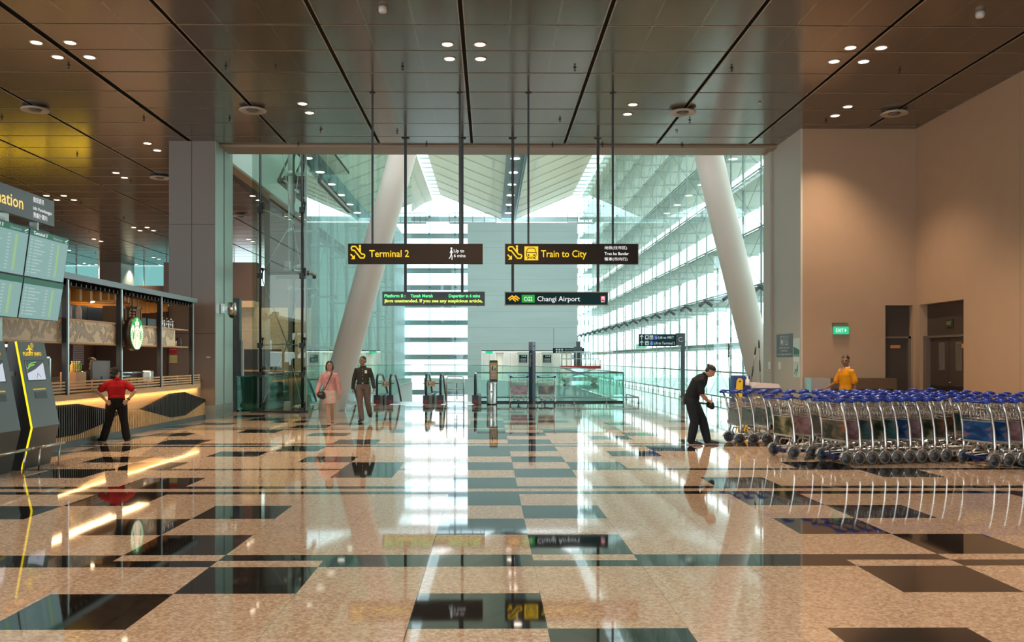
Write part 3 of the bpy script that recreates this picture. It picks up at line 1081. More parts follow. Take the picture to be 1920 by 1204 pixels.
L.new(tcn.outputs['Object'], mpn.inputs[0]); L.new(mpn.outputs[0], bt.inputs[0]); L.new(bt.outputs[0], N['Principled BSDF'].inputs['Base Color'])
struct('wall_brick', MB().box(-12.5, -6.7, 33.6, 33.9, 0, 3.55), BRK)
struct('trim_8', MB().box(-12.5, -8.95, 33.4, 34.2, 3.55, 3.8), mat('pale beam', (.62, .42, .25), .5))
struct('trim_9', MB().box(-12.5, -8.95, 33.8, 34.2, 3.8, 5.3), BRN)
STONE = mat('dark blue-grey stone', (0.045, 0.065, 0.075), 0.45, noise=.25, nscale=4)
t_ = thing('stone_screen', 'tall dark blue-grey stone panel right of the square pillar', 'screen', (-7.95, 26.8, 0))
MB().box(-.4, .33, 0, .25, 0, 3.45).build('stone_slab', STONE, t_)
MB().box(.36, .42, .1, .2, 0.3, 2.15).build('white_edge_strip', WHITE, t_)
t_ = thing('back_counter', 'dark low counter in the side hall seen through the glass', 'counter', (-8.6, 31.5, 0))
MB().box(-1.2, 1.2, 0, .6, 0, 1.15).box(-1.25, 1.0, .6, .62, 1.15, 1.95).build('dark_body', mat('dark counter', (.02, .017, .015), .5), t_)
MB().box(-1.25, 1.25, -.05, .65, 1.15, 1.2).build('counter_top', mat('oak', (.45, .28, .13), .5), t_)

# ================================================================ LAMPS AND FITTINGS OF THE HALL CEILING
DLE = emis('warm downlight glow', (1.0, 0.80, 0.58), 14.0)
DLR = mat('downlight ring', (0.55, 0.40, 0.30), 0.4)
SPOTS = []


def ceil_at(x, y):
    Z = F * (CH - EYE) / (CY - y)
    return ((x - CX) / F * Z, Z)


DL = [(72, 82, 'a'), (135, 82, 'a'), (112, 109, 'a'), (171, 109, 'a'), (839, 83, 'b'), (900, 83, 'b'), (843, 110, 'b'), (901, 110, 'b'),
      (1597, 87, 'c'), (1655, 87, 'c'), (1566, 113, 'c'), (1622, 113, 'c'), (568, 195, 'd'), (581, 212, 'd'), (1187, 195, 'e'), (1177, 213, 'e'),
      (1592, 198, 'f'), (1568, 215, 'f'), (279, 270, 'g'), (297, 283, 'g'), (220, 325, 'h'), (236, 334, 'h'), (91, 368, 'i'), (123, 368, 'i'),
      (110, 376, 'i'), (142, 376, 'i'), (253, 427, 'j'), (278, 427, 'j'), (265, 433, 'j'), (290, 433, 'j'), (179, 449, 'k'), (192, 453, 'k'),
      (290, 483, 'l'), (300, 486, 'l'), (183, 496, 'm'), (193, 499, 'm'), (258, 496, 'm'), (161, 494, 'n'), (170, 497, 'n'),
      (475, 368, 'o'), (486, 376, 'o'), (467, 449, 'p'), (475, 453, 'p'), (439, 496, 'q'), (457, 496, 'q'), (133, 470, 'r')]
DLW = {'a': 'the four above the departure screens, top left', 'b': 'the four over the middle of the hall', 'c': 'the four near the right wall',
       'd': 'the pair left of the terminal sign rods', 'e': 'the pair right of the train sign rods', 'f': 'the pair over the trolleys by the beige wall',
       'g': 'the pair just left of the square pillar', 'h': 'the pair above the cafe canopy', 'i': 'the four left of the cafe, above the flight sign',
       'j': 'the four left of the square pillar, far off', 'k': 'the far pair between flight sign and pillar', 'l': 'the far pair by the side window',
       'm': 'the far row over the canopy', 'n': 'the far pair beside the departure screens', 'o': 'the pair behind the glass screen post',
       'p': 'the second pair right of the pillar', 'q': 'the farthest pair right of the pillar', 'r': 'the one beside the departure screens'}
proto = None
for x, y, g_ in DL:
    X, Y = ceil_at(x, y)
    if proto is None:
        proto = thing('downlight', '', 'light', (X, Y, CH), group='recessed downlights in the brown ceiling')
        MB().lathe([(.115, 0.01), (.125, -.012), (.10, -.015), (.095, .0)], n=18).build('trim_ring', DLR, proto)
        MB().lathe([(.093, 0.0), (.093, -.008)], n=18).build('lamp_face', DLE, proto)
        o = proto
    else:
        o = dup(proto, (X, Y, CH))
    mates = [d_ for d_ in DL if d_[2] == g_]
    k = mates.index((x, y, g_))
    if len(mates) == 4:
        pos = ['far left', 'far right', 'near left', 'near right']
        order = sorted(mates, key=lambda d_: (d_[1] > sum(m_[1] for m_ in mates) / 4, d_[0]))
        w_ = ['upper left', 'upper right', 'lower left', 'lower right'][order.index((x, y, g_))]
        o['label'] = 'glowing round downlight, %s of %s' % (w_, DLW[g_])
    elif len(mates) == 1:
        o['label'] = 'glowing round downlight, %s' % DLW[g_]
    else:
        w_ = ['left', 'right', 'rightmost'][sorted(mates).index((x, y, g_))] if g_ not in 'f' else ['right', 'left'][k]
        o['label'] = 'glowing round downlight, %s one of %s' % (w_, DLW[g_])
    o['group'] = 'recessed downlights in the brown ceiling'
    SPOTS.append((X, Y, o))
ld = bpy.data.lights.new('downlight_beam', 'SPOT')
ld.energy = 330
ld.color = (1.0, 0.76, 0.53)
ld.spot_size = R(105)
ld.spot_blend = 0.7
ld.shadow_soft_size = 0.09
for X, Y, o in SPOTS:
    lo = bpy.data.objects.new('lamp_beam', ld)
    COL.objects.link(lo)
    lo.parent = o
    lo.location = (0, 0, -.05)
# the same grid of downlights goes on behind and beside the viewer
for X, Y in ((-.5, 8.5), (-8.2, 8.5), (7.0, 8.5), (-.5, 1.0), (-8.2, 1.0), (7.0, 1.0), (-.5, -5), (-8.2, -5), (7, -5), (-16, 10), (-16, 18)):
    o = dup(proto, (X, Y, CH), label='round downlight in the ceiling outside the picture')
    l2 = bpy.data.objects.new('lamp_beam', ld)
    COL.objects.link(l2)
    l2.parent = o
    l2.location = (0, 0, -.05)

# saucer speakers, sprinklers and detectors
SAUC = mat('pale saucer', (0.42, 0.36, 0.30), 0.4)
SL = [(70, 203, 'leftmost, above the flight information sign'), (475, 203, 'above and right of the square pillar'), (1281, 205, 'above the right slanted column'),
      (1680, 206, 'at the right by the beige wall'), (302, 331, 'just left of the square pillar'), (452, 403, 'behind the glass post right of the pillar')]
proto = None
for x, y, lab in SL:
    X, Y = ceil_at(x, y)
    if proto is None:
        proto = thing('ceiling_speaker', lab, 'speaker', (X, Y, CH), group='round saucer speakers under the ceiling')
        MB().lathe([(.10, 0), (.26, -.03), (.31, -.06), (.30, -.085), (.22, -.08), (.12, -.05), (.10, -.05)], n=28).build('saucer', SAUC, proto)
        MB().lathe([(.15, -.052), (.10, -.095), (.03, -.10)], n=16).build('cone', mat('dark speaker cone', (.12, .10, .09), .5), proto)
        o = proto
    else:
        o = dup(proto, (X, Y, CH))
    o['label'] = 'round pale saucer speaker on the ceiling, ' + lab
SPK = [(425, 125), (432, 223), (518, 125), (602, 244), (755, 125), (745, 492 // 2), (1078, 126), (1050, 223), (1373, 126), (1294, 224), (1036, 271), (800, 270),
       (132, 124), (148, 290), (560, 270), (272, 222), (1130, 270), (1690, 129), (1551, 226), (1280, 271), (8, 222), (155, 381), (235, 410), (170, 435), (182, 475), (300, 435), (120, 400), (248, 341)]
proto = None
for x, y in SPK:
    X, Y = ceil_at(x, y)
    if proto is None:
        proto = MB().lathe([(.035, 0), (.035, -.012), (.012, -.014), (.012, -.06), (.03, -.065), (.03, -.07), (.004, -.075)], n=8).build('sprinkler', BLACKM)
        proto.location = (X, Y, CH)
        tag(proto, 'small dark sprinkler head on the brown ceiling', 'sprinkler', 'sprinkler heads on the ceiling')
        o = proto
    else:
        o = proto.copy()
        COL.objects.link(o)
        o.location = (X, Y, CH)
for x, y, lab in ((718, 14, 'left of centre at the top edge'), (1842, 20, 'at the top right corner'), (604, 245, 'small one left of the sign rods'), (1426, 192, 'between the right downlights and speaker'), (1269, 245, 'small one right of the sign rods')):
    X, Y = ceil_at(x, y)
    big = y < 30
    r_ = .07 if big else .035
    o = MB().lathe([(r_, 0), (r_, -r_ * 1.0), (r_ * .8, -r_ * 1.3), (r_ * .2, -r_ * 1.4)], n=14).build('smoke_detector', mat('pale detector', (.6, .56, .5), .5))
    o.location = (X, Y, CH)
    tag(o, 'pale ceiling detector, ' + lab, 'detector', 'detectors on the ceiling')


# ================================================================ HANGING SIGNS
class Pic:
    """flat pictograms drawn with strokes and discs on the plane o + a u + b v"""
    def __init__(s, o, u=(1, 0, 0), v=(0, 0, 1), n=(0, -1, 0), th=.004, k=1.0):
        s.mb, s.o, s.u, s.v, s.n, s.k = MB(), Vector(o), Vector(u), Vector(v), Vector(n) * th, k

    def poly(s, p):
        s.mb.prism([(a * s.k, b_ * s.k) for a, b_ in p], s.o, s.u, s.v, s.n)
        return s

    def disc(s, a, b_, r, n=16, ry=None):
        ry = ry or r
        return s.poly([(a + r * math.cos(2 * math.pi * i / n), b_ + ry * math.sin(2 * math.pi * i / n)) for i in range(n)])

    def stroke(s, pts, w, close=False):
        if close:
            pts = pts + [pts[0]]
        for (a, b_), (c, d) in zip(pts, pts[1:]):
            L_ = math.hypot(c - a, d - b_) or 1
            nx, ny = -(d - b_) / L_ * w / 2, (c - a) / L_ * w / 2
            s.poly([(a + nx, b_ + ny), (a - nx, b_ - ny), (c - nx, d - ny), (c + nx, d + ny)])
        for a, b_ in pts:
            s.disc(a, b_, w / 2, 8)
        return s

    def rect(s, a, b_, c, d):
        return s.poly([(a, b_), (c, b_), (c, d), (a, d)])

    def build(s, name, m, parent):
        return s.mb.build(name, m, parent)


def escalator_icon(p):
    # unit square 0..1: a down escalator loop, a rider and an arrow
    p.stroke([(.06, .80), (.12, .90), (.34, .90), (.74, .40), (.90, .38), (.95, .28), (.88, .14), (.66, .14), (.26, .64), (.10, .66)], .085, True)
    p.disc(.63, .93, .075).stroke([(.63, .80), (.63, .60)], .13)
    p.stroke([(.04, .36), (.22, .18)], .09).poly([(.30, .34), (.30, .06), (.04, .06), (.12, .15), (.21, .24)])
    return p


def rods(parent, xs_, z0, z1, r, y=0):
    for x_ in xs_:
        MB().bar((x_, y, z0), (x_, y, z1), 2 * r, 2 * r).build('hanger_rod', BLACKM, parent)
        MB().lathe([(r * 3, z1), (r * 3, z1 - .015)], (x_, y, 0), 10).build('ceiling_plate', BLACKM, parent)


SGN1 = 19.1
k1 = SGN1 / F
x0, zc0 = (653 - CX) * k1, EYE + (CY - 494.5) * k1
sg = thing('hanging_sign', 'brown hanging sign reading Terminal 2 in yellow letters', 'sign', (x0, SGN1, zc0))
W1, H1 = 252 * k1, 37.5 * k1
MB().box(0, W1, 0, .14, 0, H1).build('sign_box', SIGNBR, sg, bevel=.004)
MB().box(-.006, 0, -.004, .144, -.006, H1 + .006).box(W1, W1 + .006, -.004, .144, -.006, H1 + .006).build('edge_trim', mat('bronze sign edge', (.25, .18, .13), .3, .6), sg)
p = escalator_icon(Pic((.05, -.001, .075), k=.33))
p.build('escalator_symbol', YEL, sg)
text('lettering', 'Terminal 2', .46, -.004, .145, .155, YEL, sg, width=.86, bold=.012)
p = Pic((2.17, -.001, .085), k=.27)
p.disc(.26, .92, .075).stroke([(.26, .78), (.25, .48)], .11).stroke([(.25, .45), (.31, .24), (.30, .02)], .065).stroke([(.23, .45), (.19, .24), (.08, .10)], .065).stroke([(.28, .75), (.38, .55)], .045).stroke([(.22, .75), (.15, .55)], .045)
p.build('walking_symbol', WHT, sg)
text('lettering', 'Up to', 2.29, -.004, .245, .072, WHT, sg, bold=.012)
text('lettering', '6 mins', 2.29, -.004, .14, .072, WHT, sg, bold=.012)
rods(sg, ((698 - 653) * k1, (862 - 653) * k1), H1, CH - zc0, .022, .07)

x0 = (947 - CX) * k1
sg = thing('hanging_sign', 'brown hanging sign reading Train to City in yellow letters', 'sign', (x0, SGN1, zc0))
W1 = 250 * k1
MB().box(0, W1, 0, .14, 0, H1).build('sign_box', SIGNBR, sg, bevel=.004)
MB().box(-.006, 0, -.004, .144, -.006, H1 + .006).box(W1, W1 + .006, -.004, .144, -.006, H1 + .006).build('edge_trim', MATS['bronze sign edge'], sg)
escalator_icon(Pic((.05, -.001, .07), k=.33)).build('escalator_symbol', YEL, sg)
Pic((.42, -.001, .075)).rect(0, 0, .30, .30).build('train_tile', YEL, sg)
p = Pic((.42, -.005, .075), k=.30)
p.stroke([(.18, .28), (.14, .50), (.20, .78), (.32, .88), (.68, .88), (.80, .78), (.86, .50), (.82, .28), (.74, .22), (.26, .22)], .05, True)
p.stroke([(.20, .56), (.80, .56)], .045).disc(.30, .37, .065).disc(.70, .37, .065).stroke([(.30, .20), (.20, .08)], .05).stroke([(.70, .20), (.80, .08)], .05)
p.stroke([(.22, .14), (.78, .14)], .03)
p.build('train_symbol', SIGNBR, sg)
text('lettering', 'Train to City', .78, -.004, .145, .155, YEL, sg, width=.99, bold=.012)
text('lettering', '地铁(往市区)', 2.16, -.004, .300, .085, WHT, sg, width=.49, bold=.006)
text('lettering', 'Tren ke Bandar', 2.16, -.004, .19, .066, WHT, sg, width=.53, bold=.012)
text('lettering', '電車(市内行)', 2.16, -.004, .055, .085, WHT, sg, width=.50, bold=.006)
rods(sg, ((991 - 947) * k1, (1150 - 947) * k1), H1, CH - zc0, .022, .07)

SGN2 = 23.06
k2 = SGN2 / F
x0, z0 = (717 - CX) * k2, EYE + (CY - 573) * k2
sg = thing('led_display', 'black LED display with green and yellow scrolling train messages', 'display', (x0, SGN2, z0))
W2, H2 = 192 * k2, 26 * k2
MB().box(0, W2, 0, .16, 0, H2).build('display_box', mat('black display casing', (.012, .012, .012), .35), sg, bevel=.005)
LG = emis('green LED', (.10, 1.0, .30), 1.1)
LY = emis('yellow LED', (.75, 1.0, .12), 1.1)
text('led_text', 'Platform B :', .055, -.004, .215, .082, LG, sg, width=.55, bold=.03)
text('led_text', 'Tanah Merah', .74, -.004, .215, .082, LG, sg, width=.58, bold=.03)
text('led_text', 'Departing in 6 mins', 1.74, -.004, .215, .082, LG, sg, width=.82, bold=.03)
text('led_text', 'jings unattended. If you see any suspicious article,', .055, -.004, .085, .082, LY, sg, width=2.57, bold=.03)
m_ = MB()
for x_ in (.12, 1.3, 2.5):
    m_.cyl((x_, .05, 0), (x_, .05, -.02), .012, 6)
m_.build('bolt_heads', BLACKM, sg)
rods(sg, ((760 - 717) * k2, (866.5 - 717) * k2), H2, CH - z0, .035, .08)

x0 = (946 - CX) * k2
z0 = EYE + (CY - 573) * k2
sg = thing('hanging_sign', 'dark teal hanging sign reading CG2 Changi Airport', 'sign', (x0, SGN2, z0))
W2 = 195 * k2
BRZ = MATS['bronze sign edge']
MB().box(.02, W2 - .02, 0, .14, .02, H2 - .02).build('sign_box', SIGNTL, sg)
MB().box(0, W2, -.01, .15, 0, .02).box(0, W2, -.01, .15, H2 - .02, H2).box(0, .02, -.01, .15, 0, H2).box(W2 - .02, W2, -.01, .15, 0, H2).build('bronze_frame', BRZ, sg)
p = Pic((.09, -.002, .085), k=.32)
A1 = [(0, .28), (.30, .60), (.55, .44), (.72, .30), (.60, .18), (.38, .34), (.16, .14)]
p.stroke([(.04, .30), (.32, .52), (.62, .28)], .10).stroke([(.14, .18), (.34, .34), (.60, .10)], .10).stroke([(.34, .54), (.50, .44)], .08)
p.stroke([(.92, .30), (.64, .52), (.50, .42)], .10).stroke([(.82, .16), (.62, .34)], .10)
p.build('knot_emblem', emis('orange emblem', (1.0, .45, .02), .9), sg)
Pic((.45, -.001, .08)).rect(0, 0, .34, .20).build('green_tile', emis('green tile', (0, .42, .04), .7), sg)
text('lettering', 'CG2', .62, -.006, .12, .115, WHT, sg, width=.22, bold=.008, align='CENTER')
text('lettering', 'Changi Airport', .86, -.004, .115, .135, WHT, sg, width=1.12, bold=.004)
Pic((2.52, -.001, .13)).rect(0, 0, .125, .125).build('red_tile', emis('red tile', (.8, .01, .05), .6), sg)
p = Pic((2.52, -.005, .13), k=.125)
p.stroke([(.25, .3), (.25, .8), (.75, .8), (.75, .3)], .1, True).stroke([(.25, .2), (.2, .08)], .08).stroke([(.75, .2), (.8, .08)], .08).rect(.3, .5, .7, .7)
p.build('train_symbol', WHT, sg)
text('lettering', 'MRT', 2.583, -.004, .085, .035, WHT, sg, width=.10, bold=.02, align='CENTER')
rods(sg, ((960 - 946) * k2 + .02, (1122 - 946) * k2), H2, CH - z0, .035, .07)

# pole sign on the right
kp = 37.0 / F
sg = thing('pole_sign', 'teal pole sign reading Lift to MRT and Lift to Terminal 2', 'sign', ((1281 - CX) * kp, 37.0, 0))
PG = mat('dark grey pole', (.06, .07, .075), .35, .3)
MB().box(-.08, .08, -.06, .06, 0, 2.18).box(-.30, .09, -.07, .07, 2.16, 2.68).build('pole', PG, sg)
MB().box(-1.86, -.30, -.03, .03, 2.13, 2.64).build('sign_panel', SIGNTL, sg)
MB().lathe([(.15, 0), (.15, .03)], n=12).build('base_plate', PG, sg)
p = Pic((0, -.031, 0))
for z_ in (2.43, 2.19):
    p.stroke([(-1.74, z_), (-1.74, z_ + .16)], .03).stroke([(-1.80, z_ + .10), (-1.74, z_ + .17), (-1.68, z_ + .10)], .03)
p.build('arrow_symbols', WHP, sg)
p = Pic((0, -.031, 0))
for (x_, z_) in ((-1.60, 2.42), (-1.41, 2.42), (-1.60, 2.18)):
    p.rect(x_, z_, x_ + .15, z_ + .17)
p.build('white_tiles', WHP, sg)
p = Pic((0, -.035, 0))
for (x_, z_) in ((-1.60, 2.42), (-1.41, 2.42), (-1.60, 2.18)):
    if x_ == -1.60 and z_ > 2.3:
        p.rect(x_ + .03, z_ + .06, x_ + .12, z_ + .14).disc(x_ + .045, z_ + .035, .015, 8).disc(x_ + .105, z_ + .035, .015, 8)
    else:
        p.rect(x_ + .03, z_ + .02, x_ + .065, z_ + .10).rect(x_ + .085, z_ + .02, x_ + .12, z_ + .10).disc(x_ + .05, z_ + .13, .016, 8).disc(x_ + .10, z_ + .13, .016, 8)
p.build('tile_pictograms', SIGNTL, sg)
p = Pic((0, -.031, 0)).rect(-1.22, 2.42, -1.07, 2.59).rect(-1.41, 2.18, -1.26, 2.35)
p.build('blue_tiles', emis('blue tile', (0.01, .12, .62), .5), sg)


def wheelchair(p, x_, z_, k):
    p.disc(x_ + .42 * k, z_ + .88 * k, .09 * k, 10).stroke([(x_ + .42 * k, z_ + .74 * k), (x_ + .44 * k, z_ + .42 * k), (x_ + .68 * k, z_ + .42 * k), (x_ + .80 * k, z_ + .12 * k)], .08 * k)
    p.stroke([(x_ + (.42 + .27 * math.cos(a)) * k, z_ + (.30 + .27 * math.sin(a)) * k) for a in [R(130 + 25 * i) for i in range(9)]], .06 * k)
    p.stroke([(x_ + .43 * k, z_ + .60 * k), (x_ + .62 * k, z_ + .60 * k)], .06 * k)


p = Pic((0, -.035, 0))
wheelchair(p, -1.205, 2.43, .14)
wheelchair(p, -1.395, 2.19, .14)
p.build('wheelchair_symbols', WHP, sg)
text('lettering', 'Lift to MRT', -1.04, -.033, 2.45, .11, WHP, sg, width=.66, bold=.012)
text('lettering', 'Lift to Terminal 2', -1.22, -.033, 2.21, .11, WHP, sg, width=.88, bold=.012)
p = Pic((-.10, -.071, 2.42), k=.09)
p.stroke([(1.0 * math.cos(a), 1.0 * math.sin(a)) for a in [R(60 + 24 * i) for i in range(12)]], .28)
p.build('round_emblem', WHP, sg)

# EXIT sign on the front wall and the dim one over the double door
sg = thing('exit_sign', 'lit green EXIT sign with arrow on the beige wall', 'sign', (px(1566, 626, 22.0)[0], 22.0, px(0, 626.5, 22.0)[2]))
MB().box(0, .37, 0, .05, 0, .19).build('lit_face', emis('bright green exit light', (0.0, .50, .22), 1.0), sg)
MB().box(-.02, .39, .0, .06, .19, .205).box(-.02, -.005, .02, .06, .19, .29).box(-.02, .39, .05, .1, .28, .29).box(-.01, .38, .0, .06, -.012, 0).build('bracket', mat('bronze sign edge', (0, 0, 0)), sg)
text('lettering', 'EXIT', .05, -.004, .05, .095, WHT, sg, width=.19, bold=.01)
Pic((.27, -.001, .05)).poly([(0, 0), (.045, .048), (0, .096)]).build('arrow', WHT, sg)
sg = thing('exit_sign', 'dim unlit EXIT sign above the dark double door', 'sign', (10.90, 20.95, 2.36))
MB().box(0, .03, -.30, 0, 0, .18).build('sign_face', mat('dim green sign', (.02, .028, .012), .5), sg)
text('lettering', 'EXIT', -.002, -.04, .045, .09, mat('dim sign letters', (.35, .36, .16), .5), sg, face='-x', width=.2, bold=.005)

# notice board, poster, switches on the jamb
sg = thing('notice_board', 'grey access notice with lift and wheelchair symbols on the jamb', 'sign', (7.815, 23.95, 1.64))
MB().box(0, .004, -1.28, 0, 0, .62).build('board', mat('slate grey board', (.10, .14, .16), .5), sg)
p = Pic((-.001, 0, 0), u=(0, -1, 0), v=(0, 0, 1), n=(-1, 0, 0))
p.stroke([(.33, .33), (.33, .56), (.58, .56), (.58, .33)], .012, True).stroke([(.70, .33), (.70, .56), (.95, .56), (.95, .33)], .012, True)
wheelchair(p, .72, .34, .2)
p.rect(.39, .36, .52, .46).disc(.45, .51, .025, 8)
p.build('access_symbols', WHP, sg)
for z_, s_, w_ in ((.235, 'BARRIER FREE ACCESS', .8), (.15, 'TO TERMINAL 2', .6), (.055, 'VIA ACCESSIBLE BRIDGE LIFTS', 1.1)):
    text('lettering', s_, -.002, -.64, z_, .048, WHP, sg, face='-x', width=w_, align='CENTER')
sg = thing('wall_poster', 'tall pale green map poster on the jamb edge', 'poster', (7.815, 22.62, 1.13))
MB().box(0, .006, -.47, 0, 0, 1.0).build('poster_sheet', mat('pale green sheet', (.52, .66, .58), .3), sg)
p = Pic((-.001, 0, 0), u=(0, -1, 0), v=(0, 0, 1), n=(-1, 0, 0)).poly([(.03, .58), (.44, .58), (.44, .70), (.3, .73), (.03, .78)])
p.build('dark_photo_band', mat('dark teal photo', (.03, .07, .07), .4), sg)
Pic((-.001, 0, 0), u=(0, -1, 0), v=(0, 0, 1), n=(-1, 0, 0)).rect(.03, .53, .44, .57).build('green_band', mat('green band', (.04, .35, .15), .4), sg)
Pic((-.001, 0, 0), u=(0, -1, 0), v=(0, 0, 1), n=(-1, 0, 0)).rect(.03, .40, .44, .51).build('white_text_block', WHP, sg)
Pic((-.001, 0, 0), u=(0, -1, 0), v=(0, 0, 1), n=(-1, 0, 0)).stroke([(.1, .1), (.18, .2), (.32, .16), (.30, .32)], .03).stroke([(.22, .05), (.28, .25)], .02).build('map_lines', mat('grey map ink', (.16, .2, .2), .5), sg)
for y_, z_ in ((23.75, 1.32), (24.4, 1.32)):
    X = 7.81 if y_ < 24.2 else 7.74
    o = MB().box(X - .012, X + .01, y_ - .14, y_, z_, z_ + .2).build('wall_switch', WHITE)
    tag(o, 'small white wall switch below the grey access notice' if y_ < 24.2 else 'small white wall switch on the far side of the jamb joint', 'switch')
# low cabinet behind the man in yellow
sg = thing('low_cabinet', 'brown low cabinet with a steel end against the beige wall', 'cabinet', (8.0, 21.55, 0))
MB().box(0, 2.0, 0, .5, .86, 1.12).box(.42, 2.0, .1, .5, 0, .86).box(1.9, 2.0, 0, .5, 0, .86).build('cabinet_body', mat('dark bronze cabinet', (.09, .055, .03), .35), sg)
MB().box(-.12, .36, -.01, .5, 0, 1.13).build('steel_end', STEEL, sg)
MB().box(.45, 1.88, .05, .1, .1, .84).build('cabinet_front', mat('olive cabinet front', (.16, .12, .06), .3), sg)

# ================================================================ SQUARE PILLAR
pl = thing('square_pillar', 'tall brown-grey square pillar at the left of the opening, by the cafe counter', 'pillar', (-8.55, 23.5, 0))
MB().box(0, .60, 0, 1.6, .36, CH).box(.615, 1.22, 0, 1.6, .36, CH).build('cladding', COLM, pl)
MB().box(.6, .615, .01, 1.59, 0, CH).box(0, 1.22, -.001, 0, 2.27, 2.28).box(0, 1.22, -.001, 0, 5.18, 5.19).build('panel_joints', BLACKM, pl)
SIDE = mat('pale green-grey metal', (0.40, 0.49, 0.46), 0.32, 0.35)
MB().box(1.22, 1.235, .02, .72, .36, CH).box(1.22, 1.235, .80, 1.58, .36, CH).build('pale_side_panel', SIDE, pl)
MB().box(1.21, 1.225, .72, .80, 0, CH).build('dark_recess', BLACKM, pl)
g_ = MB()
for k in range(7):
    g_.box(-.01, 1.24, -.012, 1.61, .02 + k * .05, .055 + k * .05)
g_.box(0, 1.22, 0, 1.6, 0, .36)
g_.build('louvred_base', mat('louvre metal', (.33, .36, .33), .35, .4), pl)
cm = thing('dome_camera', 'grey dome camera on a bracket at the side of the square pillar', 'camera', (-7.02, 24.0, 2.80))
MB().cyl((0, 0, 0), (0, 0, .33), .12, 20).box(-.22, 0, -.04, .04, .1, .22).box(-.28, -.22, -.1, .1, .04, .3).build('housing', STEEL, cm)
MB().ball((0, 0, -.01), .085, n=16, m=10).build('dome', mat('black dome', (.01, .01, .01), .1), cm)
for (z0_, z1_, m_, lab) in ((1.72, 1.90, mat('red notice', (.45, .02, .03), .5), 'red notice on the square pillar behind the cafe counter'),
                            (1.49, 1.70, mat('yellow notice', (.55, .55, .20), .5), 'yellow and white notice below the red one on the pillar')):
    o = MB().box(-8.53, -8.33, 23.48, 23.5, z0_, z1_).build('notice', m_)
    MB().box(-8.52, -8.34, 23.475, 23.48, z1_ - .05, z1_ - .035).build('printed_line', WHP, o)
    tag(o, lab, 'notice')
o = MB().box(-7.55, -7.45, 23.485, 23.5, 1.63, 1.66).build('name_plate', WHITE)
tag(o, 'tiny white plate on the right half of the square pillar', 'plate')

# ================================================================ CAFE
XC = -7.57
OAK = mat('pale oak', (0.60, 0.42, 0.23), 0.5, noise=.10, nscale=6, stretch=(6, .6, 6))
OAK2 = mat('golden slat wood', (0.64, 0.46, 0.23), 0.5, noise=.12, nscale=8)
CHAR = mat('charred slat', (0.018, 0.016, 0.016), 0.5)
cf = thing('cafe_counter', 'long cafe counter with pale and black vertical slats and an oak rail', 'counter', (XC, 13.2, 0))
Y0 = 13.2
MB().box(-.6, -.14, 0, 10.3, 0, 1.02).build('carcass', OAK, cf)
MB().box(-.55, -.01, 0, 10.3, 0, .12).build('plinth', mat('slate plinth', (.06, .08, .085), .4), cf)
TOPL = [(13.2, .62), (15.4, .788), (16.24, .775), (17.37, .62), (18.2, .50), (19.16, .50), (20.9, .776), (21.9, .780), (23.35, .54), (23.6, .5)]
BOTL = [(13.2, .40), (15.5, .205), (16.24, .205), (17.37, .33), (18.2, .50), (19.16, .50), (21.0, .198), (21.95, .19), (23.35, .44), (23.6, .48)]


def lerp_line(P, y):
    for (a, za), (b_, zb) in zip(P, P[1:]):
        if a <= y <= b_:
            return za + (zb - za) * (y - a) / (b_ - a)
    return P[-1][1]


s1, s2 = MB(), MB()
y = 13.24
while y < 23.45:
    zt, zb = lerp_line(TOPL, y), lerp_line(BOTL, y)
    s1.box(-.06, -.015, y - Y0, y - Y0 + .040, .12, zb)
    if zt - zb > .02:
        s2.box(-.06, -.004, y - Y0, y - Y0 + .038, zb + .005, zt)
    y += .085
s1.build('pale_slats', OAK2, cf)
s2.build('black_slats', CHAR, cf)
bk = MB()
y = 13.24
while y < 23.45:
    y2 = min(y + .32, 23.5)
    bk.prism([(y - Y0, .12), (y2 - Y0, .12), (y2 - Y0, lerp_line(TOPL, y2)), (y - Y0, lerp_line(TOPL, y))], (-.06, 0, 0), (0, 1, 0), (0, 0, 1), (.012, 0, 0))
    y = y2
bk.build('slat_backing', mat('dark slat backing', (.03, .025, .02), .6), cf)
r_ = MB()
for k in range(5):
    z_ = .93 + k * .058
    r_.box(-.045, -.02, 0, 9.9, z_, z_ + .03)
for k in range(12):
    r_.box(-.055, -.045, min(k * .92, 9.85), min(k * .92, 9.85) + .05, .90, 1.2)
r_.box(-.5, -.01, 0, 9.9, .85, .93)
r_.build('slatted_rail', OAK, cf)
MB().box(-.6, -.06, 0, 10.2, 1.02, 1.05).build('worktop', mat('dark worktop', (.04, .035, .03), .3), cf)
MB().box(-.10, -.07, 0, 9.9, .838, .85).build('warm_light_strip', emis('amber light strip', (1.0, .55, .18), 1.5), cf)
al = bpy.data.lights.new('strip_light', 'AREA')
al.shape = 'RECTANGLE'
al.size = .06
al.size_y = 10
al.energy = 24
al.color = (1.0, .58, .22)
lo = bpy.data.objects.new('strip_light', al)
COL.objects.link(lo)
lo.parent = cf
lo.location = (-.08, 5.0, .832)

